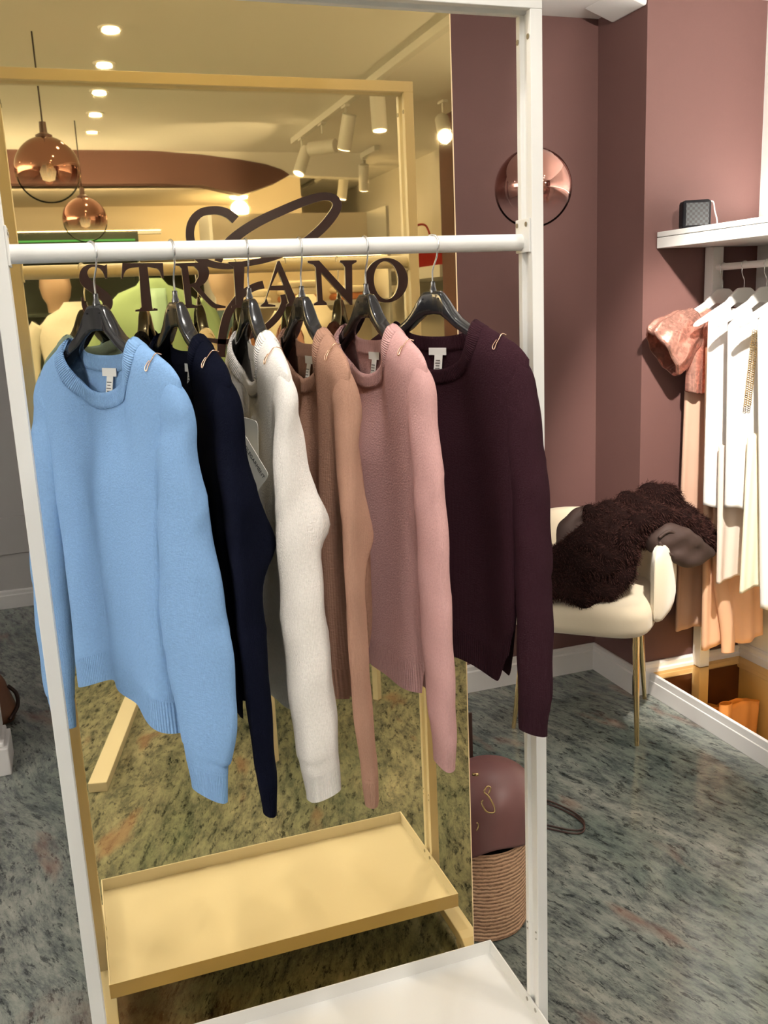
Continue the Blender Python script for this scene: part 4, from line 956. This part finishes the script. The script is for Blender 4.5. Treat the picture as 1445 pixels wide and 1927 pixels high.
# ================================================================== RIGHT WALL: SHELF, RAIL, CLOTHES
sr = empty('shelf_rack', (2.44, 0.2, 0), 'white shelf on posts with a hanging rail along the right wall', 'shelf rack')
SO = Vector((2.44, 0.2, 0))
def sb(name, *b, bevel=0.002): return MB().box(b[0] - SO.x, b[1] - SO.x, b[2] - SO.y, b[3] - SO.y, b[4], b[5]).build(name, WHITE, sr, bevel=bevel)
sb('shelf_board', 2.205, WX - 0.003, -1.74, EY - 0.003, 1.804, 1.8225)
sb('shelf_box', 2.205, WX - 0.003, -1.74, EY - 0.003, 1.764, 1.802)
for yy in (1.508, -0.1, -1.6): sb('post', 2.415, 2.462, yy - 0.012, yy + 0.036, 0.091, 1.763)
MB().tube([(0, -1.58 - SO.y, 1.688), (0, 1.50 - SO.y, 1.688)], 0.0125, 20).build('rail', WHITE, sr, smooth='auto')
# small loudspeaker
sp = empty('speaker', (2.285, 1.44, 1.8228), 'small black cube speaker at the left end of the white shelf', 'speaker', -0.42)
MB().box(-0.050, 0.050, -0.035, 0.035, 0, 0.098).build('case', plain('black_rubber', (0.008, 0.008, 0.010, 1), 0.7, bump=0.05, spec=0.2), sp, bevel=0.010)
gq = NT('speaker_grille'); vo = gq.n('ShaderNodeTexChecker'); vo.inputs['Scale'].default_value = 110; gq.l(gq.tex(), vo.inputs['Vector']); vo.inputs['Color1'].default_value = (0.03, 0.035, 0.04, 1); vo.inputs['Color2'].default_value = (0.006, 0.006, 0.007, 1)
gq.l(vo.outputs['Color'], gq.b.inputs['Base Color']); gq.b.inputs['Roughness'].default_value = 0.4
MB().box(-0.040, 0.040, -0.0375, -0.034, 0.010, 0.088).build('grille', gq.m, sp, bevel=0.001)
MB().tube(catmull([(0.052, 0.0, 0.094), (0.062, -0.005, 0.088), (0.066, -0.01, 0.060), (0.074, -0.012, 0.030), (0.076, -0.014, 0.005)], 24), 0.0025, 8).build('cable', TRIMW, sp, smooth=True)
# garments on white hangers
RZ = 1.688
def white_hanger(y, label, half=0.21):
    r = empty('clothes_hanger', (2.44, y, 1.52), label, 'hanger', 0.0, 'white hangers on the right rail')
    z0 = 1.52; tt = [(0, 1.610), (0.03, 1.608), (0.045, 1.595), (0.075, 1.565), (0.2, 1.500), (0.21, 1.490)]; bb = [(0, 1.553), (0.03, 1.556), (0.05, 1.545), (0.075, 1.528), (0.2, 1.478), (0.21, 1.480)]
    def li(tab, x):
        for (a, b), (c, d) in zip(tab, tab[1:]):
            if x <= c: return lerp(b, d, (x - a) / (c - a))
        return tab[-1][1]
    rows = []
    for i in range(61):
        x = -half + 2 * half * i / 60; t = li(tt, abs(x)); b = li(bb, abs(x)); h = 0.007; zc = (t + b) / 2; hz = (t - b) / 2
        rows.append([(x, math.copysign(abs(math.cos(a)) ** 0.5, math.cos(a)) * h, zc + math.copysign(abs(math.sin(a)) ** 0.5, math.sin(a)) * hz - z0) for a in [2 * PI * k / 12 for k in range(12)]])
    m = MB(); o = m.quadgrid(rows, True); m.cap([o + k for k in range(12)], True); e = o + 60 * 12; m.cap([e + k for k in range(12)]); m.build('shoulder_bar', WHITE, r, smooth='auto', angle=50)
    rr = 0.0145; pts = [(0, 0, 1.605), (0, 0, 1.630), (-0.002, 0, 1.640), (-0.012, 0, 1.660)]
    for i in range(14):
        a = math.radians(218 - 205 * i / 13); pts.append((rr * math.cos(a), 0, RZ + rr * math.sin(a)))
    MB().tube(catmull([(x, yy, z - z0) for x, yy, z in pts], 50), 0.0016, 8).build('hook', STEEL, r, smooth=True)
    return r
def drape(name, label, cat, y, mat, zt, zb, w0, w1, T=0.02, seed=1, fold=0.012, k=5, neck=0.07, skew=0.0, hemvar=0.01, group=None, trim=None):
    """hanging garment: closed sheet from shoulders (z zt) to hem (z zb); x across, facing -y"""
    rnd = random.Random(seed); ph = [rnd.uniform(0, 6.3) for _ in range(5)]
    r = empty(name, (2.44, y, zb), label, cat, 0.0, group); NX, NZ = 56, 50; m = MB()
    for front in (True, False):
        rows = []
        for i in range(NZ + 1):
            t = i / NZ; row = []
            for j in range(NX + 1):
                s = -1 + 2 * j / NX; hw = lerp(w0, w1, t ** 0.8); u = s * hw + skew * t
                sho = 0.0 if neck <= 0 else max(0, abs(s) * w0 - neck) * 0.50; dipz = 0.0
                if neck > 0 and abs(s) * w0 < neck: dipz = (0.09 if front else 0.015) * (1 - (abs(s) * w0 / neck) ** 2) ** 0.5
                top = zt - sho - dipz; bot = zb + hemvar * math.sin(s * 5 + ph[0]); z = lerp(top, bot, t)
                g = min(1.0, (zt - sho - z) / 0.04) if neck > 0 else 1; g = (1 - (1 - max(0, g)) ** 2) ** 0.5
                F = fold * (0.1 + t) * (math.sin(s * k + ph[1]) * 0.6 + math.sin(s * k * 1.9 + ph[2] + t) * 0.4) * (0.7 + 0.3 * math.sin(t * 3 + ph[3]))
                v = (1 if front else -1) * T * g * (1 - abs(s) ** 6) ** 0.5 + F
                row.append((u, -v, z - zb))
            rows.append(row)
        m.quadgrid(rows, uv=lambda i, j, rows=rows: (rows[i][j][0], rows[i][j][2]), flip=front)
    m.build('cloth', mat, r, smooth=True, merge=0.0003, fix=False, solid=0.0015)
    return r
OFFW = plain('white_cotton', (0.84, 0.80, 0.76, 1), 0.85, bump=0.2, bscale=200); SILK_SHADE = plain('shaded_silk', (0.52, 0.33, 0.24, 1), 0.8, bump=0.2, bscale=150, var=0.04)  # beige: the shaded tone of the peach silk, set as a colour
SILK_LIT = plain('lit_silk', (0.72, 0.44, 0.28, 1), 0.6, bump=0.1, bscale=80, var=0.04); SATIN = plain('white_satin', (0.86, 0.84, 0.80, 1), 0.35, bump=0.1, bscale=60)  # peach: the same silk as the beige, in its lit tone
def yat(px, py=590): return at(px, py, 0, 2.44).y
RG = 'clothes on the right rail'
ys = [yat(1358), yat(1398), yat(1440)]
white_hanger(ys[0], 'white hanger nearest the brown end wall on the right rail'); white_hanger(ys[1], 'second white hanger from the brown end wall'); white_hanger(ys[2], 'third white hanger from the brown end wall, cut by the photo edge')
# rose sequin top with a puffed sleeve
sq = drape('sequin_blouse', 'rose sequin top with a short puffed sleeve on the right rail', 'top', ys[0] - 0.005, SEQ, 1.545, 1.235, 0.150, 0.158, 0.03, 3, 0.012, 9, group=RG)
rows = []
for i in range(30):
    t = i / 29; c = Vector((-0.115 - 0.165 * t, -0.005 - 0.012 * t, 1.500 - 0.115 * t - 1.235))
    ax = Vector((-0.165, -0.012, -0.115)).normalized(); n1 = Vector((0, 1, 0)); n1 = (n1 - ax * n1.dot(ax)).normalized(); n2 = ax.cross(n1)
    r = interp([(0, 0.055), (0.35, 0.088), (0.8, 0.112), (0.95, 0.110), (1.0, 0.092)], t)
    rows.append([c + n1 * math.cos(a) * r * 0.5 * (1 + 0.10 * math.sin(7 * a + 3 * t)) + n2 * math.sin(a) * r * (1 + 0.06 * math.sin(9 * a + 2 * t)) for a in [2 * PI * k / 64 for k in range(64)]])
m = MB(); m.quadgrid(rows, True, uv=lambda i, j: (j / 64 * 0.5, i / 29 * 0.2)); m.build('puff_sleeve', SEQ, sq, smooth=True, solid=0.002)
drape('shaded_silk_dress', 'long silk dress in its shaded beige tone, hanging between the rail post and the white blouse', 'dress', ys[0] + 0.028, SILK_SHADE, 1.42, 0.275, 0.13, 0.145, 0.020, 5, 0.014, 8, neck=0, group=RG)
def sleeve_tube(parent, mat, pts, rad, flat=0.6, name='sleeve'):
    C = catmull([tuple(p) + (r,) for p, r in zip(pts, rad)], 40); rows = [[(x + r * math.cos(a), y + r * flat * math.sin(a), z) for a in [2 * PI * k / 24 for k in range(24)]] for x, y, z, r in C]
    m = MB(); o = m.quadgrid(rows, True, uv=lambda i, j: (j / 24 * 0.2, rows[i][0][2])); m.cap([o + k for k in range(24)]); return m.build(name, mat, parent, smooth=True, solid=0.0015)
g = drape('lit_silk_dress', 'silk dress in its lit peach tone, hanging lowest under the white clothes', 'dress', ys[0] - 0.068, SILK_LIT, 1.40, 0.225, 0.12, 0.15, 0.016, 12, 0.014, 9, neck=0, skew=0.05, group=RG)
sleeve_tube(g, SILK_LIT, [(-0.06, -0.024, 0.9 - 0.225), (-0.045, -0.026, 0.55 - 0.225), (0.0, -0.03, 0.30 - 0.225), (0.008, -0.03, -0.025)], [0.020, 0.028, 0.030, 0.028])
g = drape('white_blouse', 'plain white blouse hanging right next to the rose sequin top', 'blouse', ys[1], OFFW, 1.550, 0.815, 0.150, 0.145, 0.022, 8, 0.012, 7, group=RG)
drape('sheer_skirt', 'pale sheer skirt hanging below the white blouses', 'skirt', ys[1] - 0.055, plain('pale_voile', (0.74, 0.62, 0.53, 1), 0.8, bump=0.15, bscale=200), 1.05, 0.535, 0.13, 0.128, 0.016, 9, 0.012, 7, neck=0, group=RG)
wsh = drape('white_shirt', 'white shirt with a gold chain strip, third from the end wall on the right rail', 'shirt', ys[2] + 0.01, OFFW, 1.555, 0.82, 0.150, 0.135, 0.024, 15, 0.012, 6, group=RG)
for i in range(34):
    m = MB(); zz = 1.46 - i * 0.0078; xx = -0.070 - 0.022 * (i / 33)
    for dx in (-0.009, 0.009): m.tube([(xx + dx + 0.0062 * math.cos(a), -0.047, zz - 0.82 + 0.0036 * math.sin(a)) for a in [2 * PI * q / 10 for q in range(10)]], 0.0014, 5, closed=True)
    m.tube([(xx - 0.004, -0.047, zz - 0.82), (xx + 0.004, -0.047, zz - 0.82)], 0.0012, 5)
    if i == 0: allm = MB()
    o = len(allm.v); allm.v += m.v; allm.f += [tuple(o + k for k in f) for f in m.f]
allm.build('chain_strip', BRASS, wsh, smooth=True)
drape('cream_skirt', 'cream pleated skirt at the photo edge on the right rail', 'skirt', ys[2] - 0.055, plain('cream_pleats', (0.82, 0.74, 0.56, 1), 0.8, bump=0.15), 1.10, 0.525, 0.10, 0.11, 0.014, 33, 0.010, 9, neck=0, group=RG)
white_hanger(ys[2] - 0.115, 'fourth white hanger from the brown end wall, outside the frame')
g = drape('satin_dress', 'white satin dress with gold sequins, nearest on the right rail', 'dress', ys[2] - 0.115, SATIN, 1.54, 0.46, 0.13, 0.14, 0.022, 21, 0.012, 5, skew=0.08, group=RG)
drape('sequin_scarf', 'gold sequin scarf hanging at the right edge of the photo', 'scarf', ys[2] - 0.165, GOLDSEQ, 1.46, 0.94, 0.03, 0.045, 0.008, 31, 0.004, 3, neck=0, skew=0.03, group=RG)
# ================================================================== FAR LEFT: TAN BOOT BESIDE THE PILLAR
b0 = at(14, 1362, 2, 0.0)
bt = empty('tan_bag', (b0.x - 0.06, b0.y + 0.05, 0), 'glossy tan leather bag on the floor behind the white trimmed pillar', 'bag')
TAN = plain('tan_patent_leather', (0.26, 0.12, 0.065, 1), 0.22, bump=0.1, bscale=30, var=0.15)
rows = []
for i in range(22):
    t = i / 21; r = interp([(0, 0.085), (0.12, 0.105), (0.45, 0.095), (0.8, 0.06), (1.0, 0.045)], t)
    rows.append([(r * math.cos(a) * 1.05 - 0.06 * t, r * math.sin(a) * 0.8, 0.002 + 0.34 * t) for a in [2 * PI * k / 32 for k in range(32)]])
m = MB(); o = m.quadgrid(rows, True); m.cap([o + k for k in range(32)], True); m.cap([o + 21 * 32 + k for k in range(32)]); m.build('pouch', TAN, bt, smooth=True)
MB().tube(catmull([(0.070, -0.06, 0.02), (0.105, -0.03, 0.06), (0.105, -0.01, 0.11), (0.075, 0.0, 0.145)], 20), 0.008, 8).build('edge_binding', STRAPM, bt, smooth=True)
# ================================================================== BEHIND THE CAMERA (seen only in the mirror)
def busts(px, py, Y, label, mat, shirt=None, head=False, w=0.24):
    p = refl(px, py, 1, Y); zt = p.z
    r = empty('mannequin', (p.x, p.y, 0), label, 'mannequin', group='dressed mannequins behind the camera')
    rows = []
    for i in range(24):
        t = i / 23; z = lerp(zt + 0.02, zt - 0.72, t)
        a = interp([(0, 0.05), (0.04, 0.075), (0.10, w * 0.72), (0.18, w), (0.5, w * 0.86), (1.0, w * 0.98)], t); b = interp([(0, 0.05), (0.1, 0.09), (0.3, 0.14), (1, 0.15)], t)
        rows.append([(a * math.cos(q), b * math.sin(q), z) for q in [2 * PI * k / 32 for k in range(32)]])
    m = MB(); o = m.quadgrid(rows, True); m.cap([o + k for k in range(32)], True); m.cap([o + 23 * 32 + k for k in range(32)]); m.build('jacket', mat, r, smooth=True)
    for s in (-1, 1):
        MB().tube(catmull([(s * (w - 0.03), 0, zt - 0.10), (s * (w + 0.03), 0, zt - 0.2), (s * (w + 0.05), 0.02, zt - 0.42), (s * (w + 0.04), 0.05, zt - 0.68)], 20), [0.055 - 0.001 * i for i in range(20)], 16).build('sleeve', mat, r, smooth=True)
    if shirt:
        rows = [[(lerp(-0.055, 0.055, j / 8), 0.152 - 0.02 * abs(j - 4) / 4 - (0.06 * (1 - i / 3) if i < 3 else 0) + 0.004, lerp(zt - 0.03, zt - 0.66, i / 12)) for j in range(9)] for i in range(13)]
        m = MB(); m.quadgrid(rows); m.build('shirt_front', shirt, r, smooth=True, solid=0.006)
    MB().tube([(0, 0, zt - 0.7), (0, 0, 0.03)], 0.015, 12).build('stand_pole', BRASS, r); MB().lathe([(0.0001, 0.03), (0.13, 0.028), (0.14, 0.012), (0.14, 0.0)], seg=32).build('stand_base', BRASS, r)
    if head:
        MB().lathe([(0.0001, 0.30), (0.05, 0.285), (0.078, 0.24), (0.085, 0.19), (0.07, 0.13), (0.05, 0.09), (0.048, 0.0)], (0, 0, zt), 24).build('head', plain('mannequin_skin', (0.62, 0.46, 0.34, 1), 0.4, bump=0.03) if 'mannequin_skin' not in bpy.data.materials else bpy.data.materials['mannequin_skin'], r, smooth=True)
    return r
busts(285, 532, -2.6, 'mannequin in a pale green jacket, seen in the mirror', plain('pale_green_wool', (0.34, 0.50, 0.27, 1), 0.8, bump=0.2), plain('mint_silk', (0.42, 0.66, 0.50, 1), 0.5, bump=0.1))
busts(140, 575, -3.0, 'mannequin in a fluffy white coat, left in the mirror', plain('white_fleece', (0.85, 0.82, 0.74, 1), 0.95, bump=0.9, bscale=50), w=0.20)
busts(425, 590, -3.4, 'mannequin in a dark teal dress, seen between the mirror letters', plain('dark_teal_cloth', (0.02, 0.05, 0.055, 1), 0.7, bump=0.2), head=True, w=0.18)
busts(575, 560, -3.45, 'mannequin in a cream jacket near the lit shelf in the mirror', plain('cream_cloth', (0.80, 0.72, 0.55, 1), 0.8, bump=0.2), head=False, w=0.18)
# display head on a dark shelf
hd = refl(108, 572, 1, -3.9)
shf = empty('back_shelf', (hd.x - 0.5, hd.y - 0.05, 0), 'dark green shelf unit behind the camera with a lit green edge', 'shelf unit')
SHM = plain('dark_green_lacquer', (0.05, 0.065, 0.05, 1), 0.35, bump=0.03)
MB().box(-1.2, 1.0, -0.16, 0.16, hd.z - 0.07, hd.z - 0.05).build('shelf_plank', SHM, shf); MB().box(-1.2, 1.0, -0.18, -0.16, 0, 2.02).build('back_panel', SHM, shf)
for xx in (-1.2, 0.98): MB().box(xx, xx + 0.02, -0.16, 0.16, 0, 2.02).build('side_panel', SHM, shf)
MB().box(-1.2, 1.0, -0.18, 0.16, 2.02, 2.105).build('top_board', SHM, shf)
MB().box(-1.18, 0.98, 0.161, 0.166, 2.050, 2.060).build('light_strip', emit('green_strip', (0.10, 0.55, 0.16, 1), 1.3), shf)
h = MB().lathe([(0.0001, 0.25), (0.05, 0.24), (0.085, 0.20), (0.092, 0.15), (0.08, 0.09), (0.058, 0.05), (0.056, 0.0)], seg=28).build('bald_mannequin_bust', plain('display_head_paint', (0.66, 0.46, 0.33, 1), 0.35, bump=0.03), smooth=True, loc=(hd.x, hd.y, hd.z - 0.05))
tag(h, 'smooth tan display head on the dark shelf in the mirror', 'display head')
# lit white shelf with folded white knits, right part of the mirror
q = refl(660, 540, 1, -4.0)
ls = empty('lit_shelf', (q.x, q.y, 0), 'white lit shelf unit with folded knits, seen behind the last mirror letters', 'shelf unit')
for zz in (q.z + 0.22, q.z - 0.10, q.z - 0.5): MB().box(-0.95, 0.22, -0.2, 0.2, zz - 0.015, zz + 0.015).build('shelf_plank', WHITE, ls)
for xx in (-0.95, 0.20): MB().box(xx, xx + 0.02, -0.2, 0.2, 0, q.z + 0.5).build('side_panel', WHITE, ls)
MB().box(-0.95, 0.22, -0.21, -0.2, 0, q.z + 0.5).build('back_panel', CREAM, ls)
MB().box(-0.9, 0.18, 0.10, 0.14, q.z + 0.198, q.z + 0.205).build('light_strip', emit('warm_strip', (1, 0.85, 0.6, 1), 14), ls)
fcol = [plain('folded_cream', (0.82, 0.75, 0.62, 1), 0.9, bump=0.3), plain('folded_rust', (0.55, 0.22, 0.10, 1), 0.9, bump=0.3)]
k = 0
for xx, n in ((-0.70, 2), (-0.36, 3), (0.0, 2)):
    for j in range(n):
        o = roundbox(0.13, 0.15, 0, 0.045, 0.02, 4).build('folded_knit', fcol[1] if (k % 3 == 2) else fcol[0], smooth='auto', loc=(q.x + xx, q.y, q.z - 0.0845 + 0.0455 * j))
        tag(o, ['cream', 'rust'][1 if (k % 3 == 2) else 0] + ' folded knit on the lit shelf in the mirror, ' + ['left', 'middle', 'right'][[-0.70, -0.36, 0.0].index(xx)] + ' pile, layer ' + ['at the bottom', 'second up', 'on top'][j], 'folded knit', 'folded knits on the lit shelf'); k += 1
# red bag on the right shelf beyond the pier
p = refl(808, 498, 0, 2.45)
fr = empty('far_shelf', (2.44, p.y, 0), 'white wall shelf beyond the brown pier, seen at the mirror edge', 'shelf')
MB().box(-0.2, WX - 2.443, -1.2, 0.9 if p.y + 0.9 < -3.09 else -3.09 - p.y, p.z - 0.10, p.z - 0.03).build('shelf_board', WHITE, fr)
MB().tube([(0, -1.1, p.z - 0.17), (0, -0.2, p.z - 0.17)], 0.012, 12).build('rail', WHITE, fr); MB().box(-0.02, 0.02, -0.9, -0.86, 0.0, p.z - 0.10).build('post', WHITE, fr)
rb = empty('red_handbag', (2.40, p.y, p.z - 0.0295), 'red handbag on the white shelf at the mirror edge', 'handbag')
RED = plain('red_leather', (0.55, 0.03, 0.025, 1), 0.4, bump=0.1)
m = MB().prism([(-0.15, 0), (0.15, 0), (0.13, 0.18), (-0.10, 0.20)], -0.06, 0.06, axis=1); m.build('bag_body', RED, rb, bevel=0.015)
MB().tube(catmull([(-0.07, 0, 0.19), (-0.05, 0, 0.27), (0.03, 0, 0.28), (0.07, 0, 0.18)], 20), 0.007, 8).build('handle', RED, rb, smooth=True)
# second white rack behind the camera: its slanted foot and two slim uprights show in the mirror
a = refl(183, 1476, 2, 0.03); b = refl(252, 1305, 2, 0.03)
r2 = empty('garment_stand', (a.x, a.y, 0), 'white display frame behind the camera, its foot mirrored left of centre', 'display frame', math.atan2(b.y - a.y, b.x - a.x))
L = math.hypot(b.x - a.x, b.y - a.y) + 0.25
MB().box(0, L, -0.032, 0.032, 0.0, 0.035).build('foot', WHITE, r2, bevel=0.002); MB().box(L - 0.05, L - 0.01, -0.02, 0.02, 0.035, 1.15).build('upright', WHITE, r2, bevel=0.002)
c = refl(710, 1315, 2, 0.0); e = refl(516, 1432, 2, 0.0)
tb = empty('side_table', ((c.x + e.x) / 2, (c.y + e.y) / 2, 0), 'white side table behind the camera, two slim legs visible in the mirror', 'table', math.atan2(c.y - e.y, c.x - e.x))
hl = math.hypot(c.x - e.x, c.y - e.y) / 2
for sx in (-1, 1):
    for sy in (0, -0.45): MB().box(sx * hl - 0.013, sx * hl + 0.013, sy - 0.013, sy + 0.013, 0, 0.5).build('leg', WHITE, tb, bevel=0.001)
MB().box(-hl - 0.04, hl + 0.04, -0.49, 0.04, 0.5, 0.53).build('table_top', WHITE, tb, bevel=0.003)
